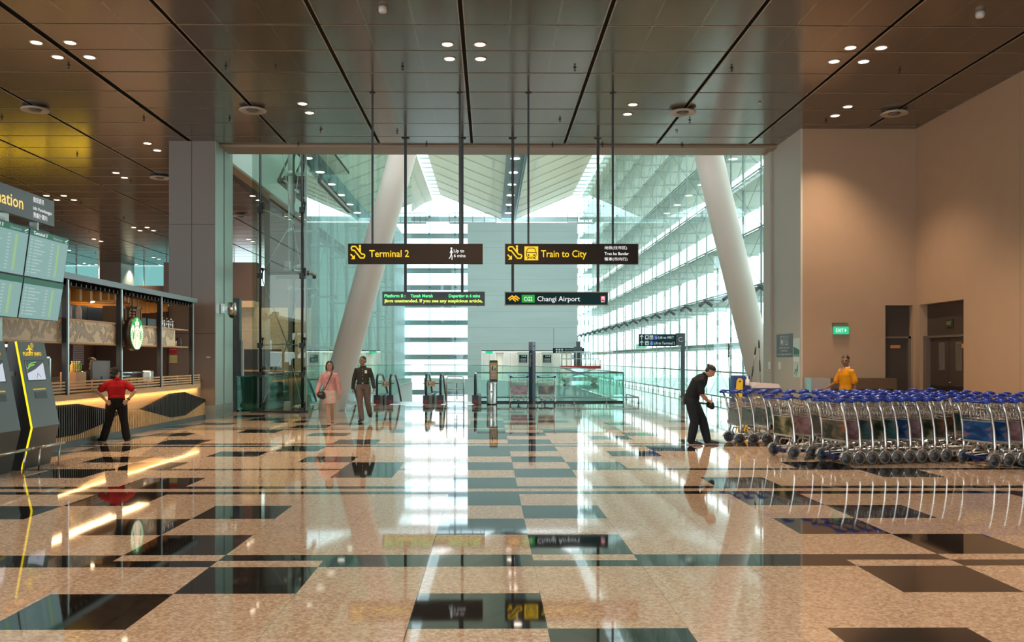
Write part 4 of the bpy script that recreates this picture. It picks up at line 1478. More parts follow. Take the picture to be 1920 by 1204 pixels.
cn = thing('cafe_canopy', 'black framed canopy with timber baffles over the cafe counter', 'canopy', (XC, 13.2, 0))
GREYB = mat('grey canopy beam', (.14, .17, .18), .3, .4)
MB().box(-.02, .06, 0, 9.45, 3.03, 3.14).build('front_beam', GREYB, cn)
MB().box(-2.7, -.02, 9.35, 9.45, 3.0, 3.12).build('end_beam', BLACKM, cn)
for n_, yy in enumerate((15.8, 18.1, 20.3, 22.45)):
    pp = MB().box(-.09, 0, yy - Y0, yy - Y0 + .08, .95, 3.03).build('post', BLACKM, cn)
    MB().box(0, .006, yy - Y0 + .045, yy - Y0 + .08, .95, 3.03).build('steel_face', STEEL, pp)
b_ = MB()
for k in range(47):
    b_.box(-.30, -.02, k * .2, k * .2 + .03, 2.93, 2.99)
b_.build('front_baffles', mat('baffle edge painted light', (.10, .10, .10), .5), cn)  # grey colour imitates light caught on the baffle edges
MB().box(-.32, -.03, 0, 9.4, 2.94, 3.03).build('black_recess', mat('matt black', (.006, .006, .006), .9, spec=0), cn)
TIM = mat('orange timber baffle', (.50, .24, .05), .5)
b_ = MB()
for k in range(30):
    dep = .5 + 1.3 * abs(math.sin(k * .33 + .4))
    b_.box(-2.7 + .1 * (k % 2), -.40 - .25 * math.sin(k * .3), k * .31, k * .31 + .10, 2.76 + .07 * math.sin(k * .45), 2.98)
b_.build('timber_baffles', TIM, cn)
l3 = bpy.data.lights.new('added_baffle_uplight', 'AREA')  # unseen uplight, added to brighten the timber baffles
l3.shape = 'RECTANGLE'; l3.size = .25; l3.size_y = 8; l3.energy = 55; l3.color = (1, .60, .25)
lo = bpy.data.objects.new('added_baffle_uplight', l3); COL.objects.link(lo); lo.parent = cn; lo.location = (-1.2, 4.7, 2.38); lo.rotation_euler = (R(180), 0, 0)
MB().box(-2.8, -.02, 0, 9.4, 2.99, 3.03).build('black_soffit', mat('matt black', (0, 0, 0)), cn)

LEAFB = mat('beige bulkhead board', (.86, .77, .56), .5)
LEAFG = mat('grey leaf print', (.55, .50, .41), .5)
bh = thing('leaf_bulkhead', 'beige bulkhead printed with grey leaves above the cafe counter', 'panel', (XC - .12, 13.2, 1.88))
MB().box(-.05, 0, 0, 8.35, .03, .43).build('board', LEAFB, bh)
MB().box(-.45, .03, 0, 9.2, .43, .46).box(-.45, .03, 0, 9.2, 0, .03).build('oak_edges', OAK, bh)
rl = random.Random(11)
lf_ = MB()
yy = .1
while yy < 8.2:
    a = rl.choice([-.9, -.5, .35, .8, 1.1]) + rl.uniform(-.15, .15)
    L_ = rl.uniform(.12, .16)
    cy_, cz_ = yy, rl.choice([.13, .22, .32])
    for sg_ in (-1, 1):
        pts = []
        n_ = 8
        for i in range(n_ + 1):
            tt = i / n_
            pts.append((tt * L_ * 2 - L_, sg_ * (.006 + .30 * L_ * math.sin(math.pi * tt))))
        for i in range(n_ - 1, 0, -1):
            tt = i / n_
            pts.append((tt * L_ * 2 - L_, sg_ * .006))
        q = [(cy_ + x_ * math.cos(a) - y_ * math.sin(a), min(.425, max(.035, cz_ + x_ * math.sin(a) + y_ * math.cos(a)))) for x_, y_ in pts]
        lf_.prism(q, (.001, 0, 0), (0, 1, 0), (0, 0, 1), (.002 + .00004 * len(lf_.f) / 19, 0, 0))
    yy += rl.uniform(.06, .09)
lf_.build('leaf_print', LEAFG, bh)
for y_ in (2.5, 4.9, 7.0):
    MB().box(0, .004, y_ - .01, y_ + .01, .03, .43).build('panel_joint', mat('oak joint', (.25, .18, .1), .5), bh)
l2 = bpy.data.lights.new('shelf_light', 'AREA')
l2.shape = 'RECTANGLE'; l2.size = .3; l2.size_y = 7.5; l2.energy = 60; l2.color = (1, .62, .30)
lo = bpy.data.objects.new('shelf_light', l2); COL.objects.link(lo); lo.parent = bh; lo.location = (-.6, 4.2, -.02)

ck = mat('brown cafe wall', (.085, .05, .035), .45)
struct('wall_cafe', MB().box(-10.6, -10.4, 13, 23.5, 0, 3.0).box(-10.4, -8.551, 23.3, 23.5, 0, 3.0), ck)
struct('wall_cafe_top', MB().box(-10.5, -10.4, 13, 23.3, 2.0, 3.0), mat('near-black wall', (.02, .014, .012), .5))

# round lit siren sign on the bulkhead
SR = thing('round_logo_sign', 'round lit green and cream siren logo sign hung on the bulkhead', 'sign', (-7.42, 18.55, 2.13))
RS = .34
MB().cyl((-.14, 0, 0), (0, 0, 0), RS + .012, 40).build('sign_drum', mat('dark bronze drum', (.05, .03, .02), .4), SR)
GRN = emis('lit logo green', (0.0, .36, .07), .95)
CRM = emis('lit logo cream', (1.0, .92, .70), 1.0)
PCH = emis('lit logo peach', (1.0, .62, .38), .95)
P0 = lambda dx=0: Pic((dx, 0, 0), u=(0, 1, 0), v=(0, 0, 1), n=(1, 0, 0), th=.003, k=RS)
P0(.001).disc(0, 0, 1.0, 48).build('green_disc', GRN, SR)
p = P0(.004)
# crown with star
p.poly([(-.26, .44), (-.32, .74), (-.20, .66), (-.14, .80), (-.05, .68), (-.03, .80), (.03, .80), (.05, .68), (.14, .80), (.20, .66), (.32, .74), (.26, .44), (0, .52)])
p.poly([(math.sin(i * math.pi / 5) * (.13 if i % 2 == 0 else .055), .86 + math.cos(i * math.pi / 5) * (.13 if i % 2 == 0 else .055)) for i in range(10)])
# tails
for sg_ in (-1, 1):
    def mm(q):
        return [(sg_ * a, b_) for a, b_ in q]
    p.poly(mm([(.42, .40), (.66, .54), (.86, .30), (.95, .08), (.66, .20), (.58, .05), (.48, .22)]))
    for i in range(8):
        z_ = .10 - i * .135
        xo = math.sqrt(max(.02, .93 - (z_ - .05) ** 2))
        xi = max(.30, xo - .36 + .02 * i)
        p.poly(mm([(xi, z_ - .12), (xi + .05, z_ - .02), (xo, z_ + .03), (xo - .03, z_ - .05)]))
    p.poly(mm([(.40, -.42), (.56, -.36), (.46, -.70), (.34, -.90), (.30, -.60)]))
# hair and body
p.disc(0, .16, .40, 28, .36)
p.poly([(-.40, .16), (-.42, -.15), (-.50, -.50), (-.42, -.86), (-.20, -.95), (.20, -.95), (.42, -.86), (.50, -.50), (.42, -.15), (.40, .16)])
p.build('cream_figure', CRM, SR)
p = P0(.0075)
for sg_ in (-1, 1):
    for i in range(4):
        x_ = .17 + i * .068
        p.stroke([(sg_ * x_, .34 - i * .07), (sg_ * (x_ + .05), -.10), (sg_ * (x_ + .01), -.45), (sg_ * (x_ + .04 - i * .03), -.84 + i * .03)], .032)
p.build('hair_strands', PCH, SR)
p = P0(.0075)
p.stroke([(-.20, .20), (-.10, .22)], .035).stroke([(.20, .20), (.10, .22)], .035).stroke([(-.08, -.12), (0, -.16), (.08, -.12)], .04).disc(0, -.01, .03, 8).disc(0, .62, .03, 8)
p.stroke([(-.38, .30), (-.25, .44), (0, .50), (.25, .44), (.38, .30)], .025)
p.build('face_lines', mat('logo line green', (0, .08, .02), .5), SR)
MB().cyl((-.10, 0, .34), (-.10, 0, .87), .012, 6).build('hanger', BLACKM, SR)

# glowing letter R on the back wall
sg = thing('glowing_letter', 'glowing amber letter R on the brown cafe wall', 'sign', (-10.38, 19.9, 1.28))
text('lettering', 'R', .04, 0, 0, .66, mat('brown cafe wall', (0, 0, 0)), sg, face='+x', bold=.02)
text('glow_edge', 'R', .02, -.02, -.02, .72, emis('amber letter glow', (1.0, .55, .15), 4.0), sg, face='+x', bold=.05)
# things on top of the bulkhead
GB = mat('blue-grey cabinet', (.20, .26, .31), .4)
for k in range(3):
    o = MB().box(-8.75, -8.3, 16.5 + k * .86, 17.33 + k * .86, 2.34, 2.68).build('top_cabinet', GB)
    tag(o, 'blue-grey cabinet box on top of the bulkhead, %s of three' % ('left', 'middle', 'right')[k], 'cabinet', 'cabinet boxes above the bulkhead')
    MB().box(-8.3, -8.295, 16.52 + k * .86, 17.31 + k * .86, 2.36, 2.66).build('door', mat('blue-grey cabinet door', (.24, .31, .36), .35), o)
CRT = mat('old crate wood', (.22, .13, .06), .6)


def crate(x, y, z, sx, sy, sz, lab, vert=True):
    t_ = thing('wooden_crate', lab, 'crate', (x, y, z), group='wooden crates on the bulkhead')
    f_ = MB().box(0, .02, 0, sy, 0, .04).box(0, .02, 0, sy, sz - .04, sz).box(0, .02, 0, .04, 0, sz).box(0, .02, sy - .04, sy, 0, sz)
    f_.box(-sx, 0, 0, .02, 0, sz).box(-sx, 0, sy - .02, sy, 0, sz).box(-sx, 0, 0, sy, 0, .02)
    f_.build('frame', CRT, t_)
    s_ = MB()
    n_ = 4
    for k in range(n_):
        if vert:
            s_.box(-.012, .0, .05 + k * (sy - .1) / n_, .05 + (k + .7) * (sy - .1) / n_, .04, sz - .04)
        else:
            s_.box(-.012, .0, .04, sy - .04, .05 + k * (sz - .1) / n_, .05 + (k + .6) * (sz - .1) / n_)
    s_.build('slats', CRT, t_)
    return t_


crate(-7.75, 18.35, 2.34, .3, .42, .36, 'brown wooden crate with upright slats, left on the bulkhead')
crate(-7.72, 18.85, 2.34, .3, .40, .34, 'brown wooden crate with level slats behind the round logo sign', False)
crate(-7.75, 19.30, 2.34, .3, .30, .40, 'tall wooden crate on end, right of the round logo sign')
for k in range(2):
    o = MB().box(-8.4, -7.9, 19.75 + k * .62, 20.28 + k * .62, 2.34, 2.54).build('dark_box', mat('dark teal box', (.03, .05, .055), .4), bevel=.01)
    tag(o, 'dark box on the bulkhead right of the crates, %s one' % ('left', 'right')[k], 'box')
JAR = mat('chrome jar', (.7, .7, .72), .15, .9)
for k in range(3):
    t_ = thing('french_press', 'chrome coffee press on the shelf end, %s of three' % ('left', 'middle', 'right')[k], 'coffee press', (-7.85, 21.15 + k * .28, 2.34), group='coffee presses on the bulkhead shelf')
    MB().lathe([(.06, 0), (.062, .02), (.055, .03), (.055, .16), (.062, .17), (.05, .2), (.012, .21), (.012, .235), (.022, .24), (.018, .26)], n=14).build('pot', JAR, t_)
    MB().tube([(.06, .02, .15), (.11, .03, .13), (.11, .03, .06), (.06, .02, .04)], .008, 6).build('handle', BLACKM, t_)
for k in range(4):
    o = MB().lathe([(.035, 0), (.045, .12), (.047, .13)], n=12).build('paper_cup', WHITE)
    o.location = (-7.82, 21.55 + k * .12, 1.915)
    tag(o, 'white paper cup at the end of the lower bulkhead shelf', 'cup', 'paper cups on the lower shelf')
o = MB().lathe([(.07, 0), (.075, .02), (.075, .16), (.05, .19), (.05, .21)], n=14).build('brown_jar', mat('dark brown jar', (.05, .03, .025), .3))
o.location = (-7.8, 22.1, 1.915)
tag(o, 'dark brown jar beside the paper cups on the lower shelf', 'jar')
for y_ in (16.35, 16.75):
    o = MB().lathe([(.05, 0), (.055, .02), (.055, .20), (.03, .25), (.035, .27)], n=14).build('glass_jar', mat('pale plastic jar', (.6, .5, .45), .2))
    o.location = (-7.8, y_, 2.34)
    tag(o, 'pale jar on the bulkhead, %s of the pair by the first post' % ('left' if y_ < 16.5 else 'right'), 'jar')

# track lights under the canopy
trk = None
for k, y_ in enumerate((15.5, 16.6, 17.9, 18.9, 19.9, 21.0)):
    if trk is None:
        trk = thing('track_spotlight', '', 'light', (-8.55, y_, 2.98), group='black track spotlights under the canopy')
        MB().cyl((0, 0, -.02), (.06, -.03, -.16), .05, 12).cyl((0, 0, .0), (0, 0, -.06), .012, 6).build('lamp_can', BLACKM, trk)
        MB().cyl((.06, -.03, -.16), (.062, -.031, -.165), .044, 12).build('lamp_face', emis('track lamp glow', (1, .78, .45), 12), trk)
        sl_ = bpy.data.lights.new('track_beam', 'SPOT')
        sl_.energy = 60; sl_.color = (1, .66, .34); sl_.spot_size = R(80); sl_.spot_blend = .6; sl_.shadow_soft_size = .04
        o = trk
    else:
        o = dup(trk, (-8.55, y_, 2.98))
        o['group'] = trk['group']
    lo = bpy.data.objects.new('lamp_beam', sl_); COL.objects.link(lo); lo.parent = o; lo.location = (.08, -.04, -.19); lo.rotation_euler = (R(-10), R(20), 0)
    o['label'] = 'black track spotlight under the cafe canopy, %s from the left' % ('first', 'second', 'third', 'fourth', 'fifth', 'last')[k]

# on the counter
CT = 1.05


def monitor(x, y, rz, lab, w_=.42, h_=.34):
    t_ = thing('till_screen', lab, 'screen', (x, y, CT), rz)
    MB().box(-.02, .02, -w_ / 2, w_ / 2, .12, .12 + h_).build('screen_back', mat('dark grey plastic', (.05, .055, .06), .4), t_, bevel=.006)
    MB().box(-.12, .12, -.1, .1, 0, .02).bar((0, 0, .02), (0, 0, .2), .05, .05).build('stand', BLACKM, t_)
    MB().box(.02, .023, -w_ / 2 + .015, w_ / 2 - .015, .135, .105 + h_).build('display', mat('grey display', (.16, .18, .20), .25), t_)


monitor(-7.85, 17.8, R(-20), 'dark till screen tilted on the counter behind the barista in red', .5, .40)
monitor(-8.2, 17.25, R(15), 'smaller grey till screen left of the big one on the counter', .3, .3)
t_ = thing('tall_display_case', 'tall dark display case at the left end of the counter behind the kiosk', 'display case', (-8.0, 15.6, CT - .05))
MB().box(-.3, .1, -.4, .25, 0, .62).build('case', mat('dark display glass', (.04, .05, .06), .2), t_)
MB().box(.1, .12, -.42, -.38, 0, .64).box(.1, .12, .22, .26, 0, .64).box(.1, .12, -.42, .26, .61, .64).build('frame', STEEL, t_)
t_ = thing('wooden_caddy', 'plywood caddy box on the counter holding the juice bottles', 'box', (-7.95, 16.75, CT))
MB().box(-.2, .1, 0, .42, 0, .30).build('plywood', mat('tan plywood', (.50, .30, .15), .5), t_)
MB().tube([(.1, .02, .30), (.1, .02, .34), (.1, .10, .34), (.1, .10, .30)], .006, 5).build('wire_loop', CHROME, t_)
for k, (c_, nm) in enumerate((((.75, .55, .12), 'yellow'), ((.65, .60, .15), 'pale yellow'), ((.35, .45, .05), 'lime'), ((.18, .40, .05), 'green'))):
    t_ = thing('juice_bottle', '%s juice bottle standing on the plywood caddy' % nm, 'bottle', (-7.95, 16.82 + k * .095, CT + .30), group='juice bottles on the plywood caddy')
    MB().lathe([(.036, 0), (.04, .01), (.04, .13), (.02, .165), (.02, .18)], n=12).build('bottle', mat(nm + ' juice', c_, .15), t_)
    MB().lathe([(.024, .18), (.024, .205)], n=10).build('cap', mat('clear cap', (.6, .55, .5), .3), t_)
for k, y_ in enumerate((18.9, 19.3, 19.65)):
    t_ = thing('pastry_case', 'small glass pastry box on the counter, %s of three' % ('left', 'middle', 'right')[k], 'case', (-7.95, y_, CT), group='pastry boxes on the counter')
    MB().box(-.12, .12, 0, .3, 0, .24 if k else .17).build('glass_box', glass('case glass', (.8, .85, .85)), t_)
    MB().box(-.1, .1, .04, .26, .01, .10).build('pastries', mat('baked goods', (.45, .25, .08), .6), t_)
    MB().box(-.13, .13, -.01, .31, .24 if k else .17, .26 if k else .19).build('lid', CHROME, t_)
o = MB().box(-8.1, -7.9, 20.55, 20.75, CT, CT + .27).build('steel_canister', STEEL, bevel=.02)
tag(o, 'pale steel canister on the counter beside the third canopy post', 'canister')
o = MB().lathe([(.14, 0), (.16, .03), (.16, .09), (.05, .13)], n=16).build('black_bowl', BLACKM)
o.location = (-8.0, 21.7, CT)
tag(o, 'black round warmer at the right end of the counter', 'warmer')
o = MB().box(-10.39, -10.37, 22.0, 22.55, 1.45, 2.0).build('menu_sheet', mat('grey menu sheet', (.42, .40, .46), .5))
for k in range(9):
    MB().box(-10.37, -10.365, 22.03, 22.52, 1.5 + k * .055, 1.515 + k * .055).build('printed_line', mat('dark print', (.08, .07, .09), .5), o)
tag(o, 'grey printed sheet with dark lines on the brown wall below the logo sign', 'sheet')
for k, (y_, z_) in enumerate(((17.6, 1.84), (21.0, 1.25))):
    o = MB().box(-9.8, -9.7, y_, y_ + .6, z_, z_ + .05).build('linear_lamp', emis('warm linear lamp', (1, .72, .4), 3))
    if k == 0:
        MB().cyl((-9.75, y_ + .1, z_ + .05), (-9.75, y_ + .1, 2.99), .006, 5).cyl((-9.75, y_ + .5, z_ + .05), (-9.75, y_ + .5, 2.99), .006, 5).build('cords', BLACKM, o)
    tag(o, 'small warm linear lamp %s' % ('hanging near the glowing letter' if k == 0 else 'at the back bench behind the third post'), 'lamp')
o = MB().box(-10.39, -9.6, 13, 23.29, 0, 1.2).build('back_bench', mat('dark counter', (0, 0, 0)))
tag(o, 'dark back bench along the brown cafe wall', 'counter')

# ================================================================ FLIGHT KIOSKS
KG = mat('blue-grey kiosk front', (.17, .265, .31), .5)
KD = mat('dark kiosk lower front', (.035, .045, .045), .35)
KB = mat('black kiosk side', (.012, .012, .012), .4)
KY = emis('yellow light line', (1.0, .72, .0), 1.1)


def kiosk(y0, lab, sub):
    t_ = thing('flight_kiosk', lab, 'kiosk', (-6.76, y0, 0))
    Wk = .82
    back = [(-.38, 0), (-.34, 1.0), (-.20, 1.85)]
    MB().prism([(0, 0), (.14, .60), (-.09, 1.85), (-.20, 1.85), (-.30, 1.0), (-.38, 0)], (0, .012, 0), (1, 0, 0), (0, 0, 1), (0, Wk - .012, 0)).build('cabinet', KB, t_)
    MB().prism([(.14, .60), (-.09, 1.85), (-.095, 1.85), (.13, .60)], (.004, .03, 0), (1, 0, 0), (0, 0, 1), (0, Wk - .03, 0)).build('front_panel', KG, t_)
    MB().prism([(0, 0), (.14, .60), (.13, .60), (-.01, 0)], (.004, .03, 0), (1, 0, 0), (0, 0, 1), (0, Wk - .03, 0)).build('lower_panel', KD, t_)
    MB().tube([(.006, .005, 0.005), (.146, .005, .60), (-.084, .005, 1.85)], .014, 6).build('yellow_line', KY, t_)
    # the sloping face frame: u along y, v up the slope
    vdir = Vector((-.23, 0, 1.25)).normalized()
    nrm = Vector((1.25, 0, .23)).normalized()
    o0 = Vector((.145, 0, .60)) + nrm * .0
    rot = Matrix((Vector((0, 1, 0)), vdir, nrm)).transposed().to_euler()

    def at(u, v, d=.004):
        return Vector((0, u, 0)) + o0 + vdir * v + nrm * d
    Pk = lambda d=.003: Pic(at(0, 0, d), u=(0, 1, 0), v=vdir, n=nrm, th=.002)
    p = Pk().rect(.16, .70, .66, .98)
    sc_ = p.build('screen', emis('pale screen', (.50, .55, .62), .9), t_)
    Pk(.006).poly([(.16, .80), (.40, .86), (.66, .96), (.66, .98), (.16, .98)]).build('dark_banner', mat('dark screen banner', (.08, .09, .11), .4), sc_)
    Pk(.009).stroke([(.18, .87), (.26, .91), (.38, .93)], .02).stroke([(.22, .92), (.32, .955), (.44, .965)], .015).build('green_scribble', emis('green screen art', (.25, .6, .1), .8), sc_)
    Pk(.006).stroke([(.40, .72), (.45, .80), (.52, .74)], .008).build('grey_scribble', mat('grey screen art', (.3, .3, .35), .5), sc_)
    Pk().stroke([(.15, .69), (.67, .69), (.67, .99), (.15, .99)], .012, True).build('screen_bezel', BLACKM, t_)
    Pk().rect(.27, .42, .60, .52).build('scanner_slot', BLACKM, t_)
    text('lettering', 'FLIGHT INFO', *at(.14, 1.065), .055, YEL, t_, rot=rot, width=.52, bold=.02)
    text('lettering', 'SCAN BOARDING PASS', *at(.24, .55), .020, YEL, t_, rot=rot, width=.36, bold=.02)
    p = Pk()
    p.stroke([(.34, 1.12), (.34, 1.21)], .030).poly([(.325, 1.185), (.325, 1.16), (.25, 1.145), (.25, 1.155)]).poly([(.355, 1.185), (.355, 1.16), (.43, 1.145), (.43, 1.155)])
    p.poly([(.33, 1.13), (.33, 1.12), (.30, 1.11), (.30, 1.118)]).poly([(.35, 1.13), (.35, 1.12), (.38, 1.11), (.38, 1.118)])
    p.build('aeroplane_symbol', YEL, t_)
    p = Pk().stroke([(.43 + .035 * math.cos(a), 1.22 + .035 * math.sin(a)) for a in [i * math.pi / 6 for i in range(12)]], .006, True)
    p.stroke([(.43, 1.205), (.43, 1.222)], .008).disc(.43, 1.237, .005, 6)
    p.build('information_symbol', YEL, t_)
    MB().box(-.16, -.10, .0, .012, 1.35, 1.42).build('side_button', mat('grey button', (.1, .1, .1), .4), t_)


kiosk(12.75, 'leaning grey flight information kiosk with a yellow light line, beside the cafe counter', 1)
kiosk(11.64, 'leaning grey flight information kiosk cut off by the left edge of the picture', 2)
for (ya, yb, lab) in ((12.50, 13.42, 'low steel guard rail before the kiosk next to the cafe'), (11.30, 12.42, 'low steel guard rail before the kiosk at the left picture edge')):
    t_ = thing('guard_rail', lab, 'rail', (-6.47, ya, 0))
    Lr = yb - ya
    MB().tube([(0, 0, .33), (0, Lr, .33)], .022, 10).ball((0, 0, .33), .022, n=8, m=6).ball((0, Lr, .33), .022, n=8, m=6).build('rail_tube', STEEL, t_)
    for q in (.22, Lr - .12):
        MB().cyl((0, q, .33), (-.03, q, 0), .011, 8).build('post', STEEL, t_)

# ================================================================ DEPARTURE SCREENS
fd = thing('screen_support', 'steel pole frame carrying the departure screens, at the left edge', 'support', (-7.35, 12.4, 0))
MB().box(-.08, .08, .62, .78, 0, 4.1).build('pole', SIDE, fd)
MB().box(.02, .12, -.7, 2.1, 3.60, 3.68).build('cross_arm', BLACKM, fd)
MB().box(.0, .22, .6, 1.75, 3.55, 3.62).build('steel_arm', STEEL, fd)
SCF = emis('teal screen glow', (.22, .38, .36), .78)
SCH = emis('dark green screen header', (.03, .13, .09), .8)
SCY = emis('green status column', (.30, .50, .24), .75)
SCT = emis('pale screen text', (.45, .62, .58), .65)


def fids(y0, ztop, xt, h, xb, lab):
    w_ = 1.24
    t_ = thing('departure_screen', lab, 'screen', (0, 0, 0), group='departure screens at the left edge')
    top, bot = Vector((xt, y0, ztop)), Vector((xb, y0, ztop - h))
    v = (top - bot).normalized()
    n_ = v.cross(Vector((0, 1, 0))) * -1
    n_ = Vector((0, 1, 0)).cross(v)
    t_.location = bot
    MB().prism([(0, 0), (w_, 0), (w_, h), (0, h)], -n_ * .07, (0, 1, 0), v, n_ * .07).build('casing', BLACKM, t_)
    Pf = lambda d: Pic(n_ * d, u=(0, 1, 0), v=v, n=n_, th=.001)
    Pf(.001).rect(.012, .012, w_ - .012, h - .012).build('display', SCF, t_)
    Pf(.003).rect(.012, h - .10, w_ - .012, h - .012).build('header_band', SCH, t_)
    Pf(.003).rect(w_ - .36, .06, w_ - .29, h - .14).build('status_column', SCY, t_)
    p = Pf(.003)
    rr_ = random.Random(int(y0 * 10 + ztop * 7))
    z_ = h - .17
    while z_ > .06:
        p.rect(.06, z_, .06 + .06, z_ + .018).rect(.17, z_, .17 + rr_.uniform(.12, .38), z_ + .018).rect(.68, z_, .76, z_ + .018)
        z_ -= .05
    p.build('text_rows', SCT, t_)
    rot = Matrix((Vector((0, 1, 0)), v, n_)).transposed().to_euler()
    q = v * (h - .078) + n_ * .006
    if ztop > 3:
        text('lettering', 'Terminal 3', q.x, .10, q.z, .052, WHT, t_, rot=rot, width=.42, bold=.01)
        text('lettering', 'Departures', q.x, .72, q.z, .042, SCT, t_, rot=rot, width=.30)
        Pf(.005).stroke([(w_ - .13, h - .06), (w_ - .05, h - .035)], .012).stroke([(w_ - .12, h - .08), (w_ - .06, h - .08)], .006).build('aeroplane_symbol', WHT, t_)


FX = -7.0
for k, (y_, nm) in enumerate(((13.46, 'right'), (12.20, 'left'))):
    fids(y_, 3.60, FX, .74, FX - .10, 'upper %s departure screen with teal rows under the flight sign' % nm)
    fids(y_, 2.86, FX - .09, .64, FX - .19, 'lower %s departure screen of the four at the left edge' % nm)
fs = thing('flight_information_sign', 'grey flight information sign with yellow and white lettering above the departure screens', 'sign', (-7.0, 11.0, 3.72))
MB().box(-.12, 0, 0, 3.2, 0, .41).build('sign_box', mat('slate sign panel', (.075, .10, .115), .35), fs, bevel=.004)
text('lettering', 'Flight Information', .004, 2.15 - 2.0, .12, .19, emis('warm yellow letters', (1, .66, .18), .9), fs, face='+x', width=2.10, bold=.01)
for z_, s_, w_, h_ in ((.285, '航班资讯', .32, .085), (.17, 'Info Penerbangan', .56, .055), (.05, '発着便案内', .42, .085)):
    text('lettering', s_, .004, 2.54, z_, h_, WHT, fs, face='+x', width=w_, bold=.006)
MB().box(-.14, -.02, 1.8, 1.9, -.12, 0).box(-.14, -.02, 2.7, 2.75, -.12, 0).build('bracket', SIDE, fs)
# far yellow shop sign in the side hall whose glow shows in the ceiling
sg = thing('shop_sign', 'long yellow lit shop sign far off in the side hall', 'sign', (-24.8, 40.0, 3.1))
MB().box(0, 6.9, 0, .3, 0, .75).box(0, 6.9, .05, .3, -3.1, -.2).build('sign_box', mat('dark shop front', (.05, .03, .02), .5), sg)
text('lettering', 'OLD TOWN WHITE COFFEE', .15, -.01, .12, .52, emis('yellow shop letters', (1, .62, .02), 7), sg, width=6.5, bold=.02)

# ================================================================ ESCALATORS, BARRIERS, BIN, TOTEM, TENSA POSTS
HRB = mat('black escalator handrail', (.010, .012, .014), .35)
ESG = glass('escalator glass', (.78, .92, .89), ior=1.5)
ke = 31.5 / F


def escalator(xa, xb, lab, right_only=False):
    """the top landing of a down escalator between handrails at pixel columns xa and xb"""
    t_ = thing('escalator', lab, 'escalator', ((xa - CX) * ke, 31.5, 0))
    Wd = (xb - xa) * ke
    for side, x_ in enumerate((0, Wd)):
        pts = [(x_, .05, .10), (x_, -.02, .35), (x_, .0, .85), (x_, .18, 1.0), (x_, .6, 1.02), (x_, 1.6, 1.02), (x_, 2.6, .62), (x_, 4.6, -.55), (x_, 7.6, -2.3)]
        MB().tube(pts, .045, 8).build('handrail', HRB, t_)
        g = MB().prism([(.06, .30), (.04, .85), (.2, .97), (.6, .98), (1.6, .98), (2.6, .57), (4.6, -.60), (4.6, -1.0), (2.4, .2), (1.5, .30)], (x_ - .006, 0, 0), (0, 1, 0), (0, 0, 1), (.012, 0, 0))
        g.build('glass_side', ESG, t_)
        out = -1 if side == 0 else 1
        b_ = MB().prism([(0, 0), (0, .30), (1.5, .32), (2.4, .22), (7.6, -2.8), (7.6, -3.4), (1.4, -.4), (1.4, 0)], (x_ - .03 if out > 0 else x_ - .20, 0, 0), (0, 1, 0), (0, 0, 1), (.23, 0, 0))
        b_.build('steel_skirt', mat('dull steel skirt', (.30, .31, .31), .4, .5), t_)
        MB().box(x_ - .18 if out < 0 else x_ - .05, x_ + .05 if out < 0 else x_ + .22, -.03, .0, 0, .28).build('front_plate', mat('dark bronze plate', (.09, .075, .065), .35, .5), t_)
        nb = MB().box(x_ - .11, x_ + .11, -.06, .0, 0, .30).build('newel_base', BLACKM, t_)
        MB().box(x_ - .07, x_ + .07, -.065, -.06, .03, .13).build('red_lamp', mat('red stop panel', (.25, .01, .01), .4), nb)
    MB().box(.05, Wd - .05, -.6, 1.2, .0, .012).build('landing_plate', STEEL, t_)
    st_ = MB()
    for k in range(16):
        st_.box(.1, Wd - .1, 1.2 + k * .4, 1.6 + k * .4, -.22 - max(0, k - 1) * .22, -.02 - max(0, k - 1) * .22)
    st_.build('steps', mat('dark step', (.06, .065, .065), .4), t_)
    return t_


escalator(641, 707, 'down escalator behind the walking couple, leftmost of the three')
escalator(732, 799, 'down escalator in the middle, right of the walking man')
escalator(826, 891, 'down escalator on the right beside the tall steel bin')
YW = mat('yellow warning plate', (.70, .42, .08), .5)
for x_, lab in ((728, 'yellow warning plate at the top of the middle escalator'), (812, 'yellow warning plate at the top of the right escalator')):
    X = (x_ - 12 - CX) * ke
    t_ = thing('warning_plate', lab, 'sign', (X, 31.42, .62))
    MB().box(0, .28 if x_ < 800 else .31, -.01, .0, 0, .19).build('plate', YW, t_)
    Pic((.03, -.011, .02)).rect(0, 0, .22, .14).build('pale_field', mat('pale print', (.6, .52, .4), .5), t_)
    p = Pic((.03, -.016, .02)).stroke([(.04, .02), (.04, .10)], .03).disc(.04, .12, .015, 8).stroke([(.09, .02), (.09, .06)], .02)
    p.build('figure_print', BLACKM, t_)
    Pic((.03, -.016, .02)).disc(.15, .10, .022, 10).disc(.20, .10, .022, 10).disc(.15, .04, .022, 10).disc(.20, .04, .022, 10).build('red_print', mat('red print', (.5, .05, .03), .5), t_)
    MB().bar((-.12, 0, .1), (0, 0, .1), .02, .03).bar((.28, 0, .1), (.45, 0, .1), .02, .03).build('clips', BLACKM, t_)

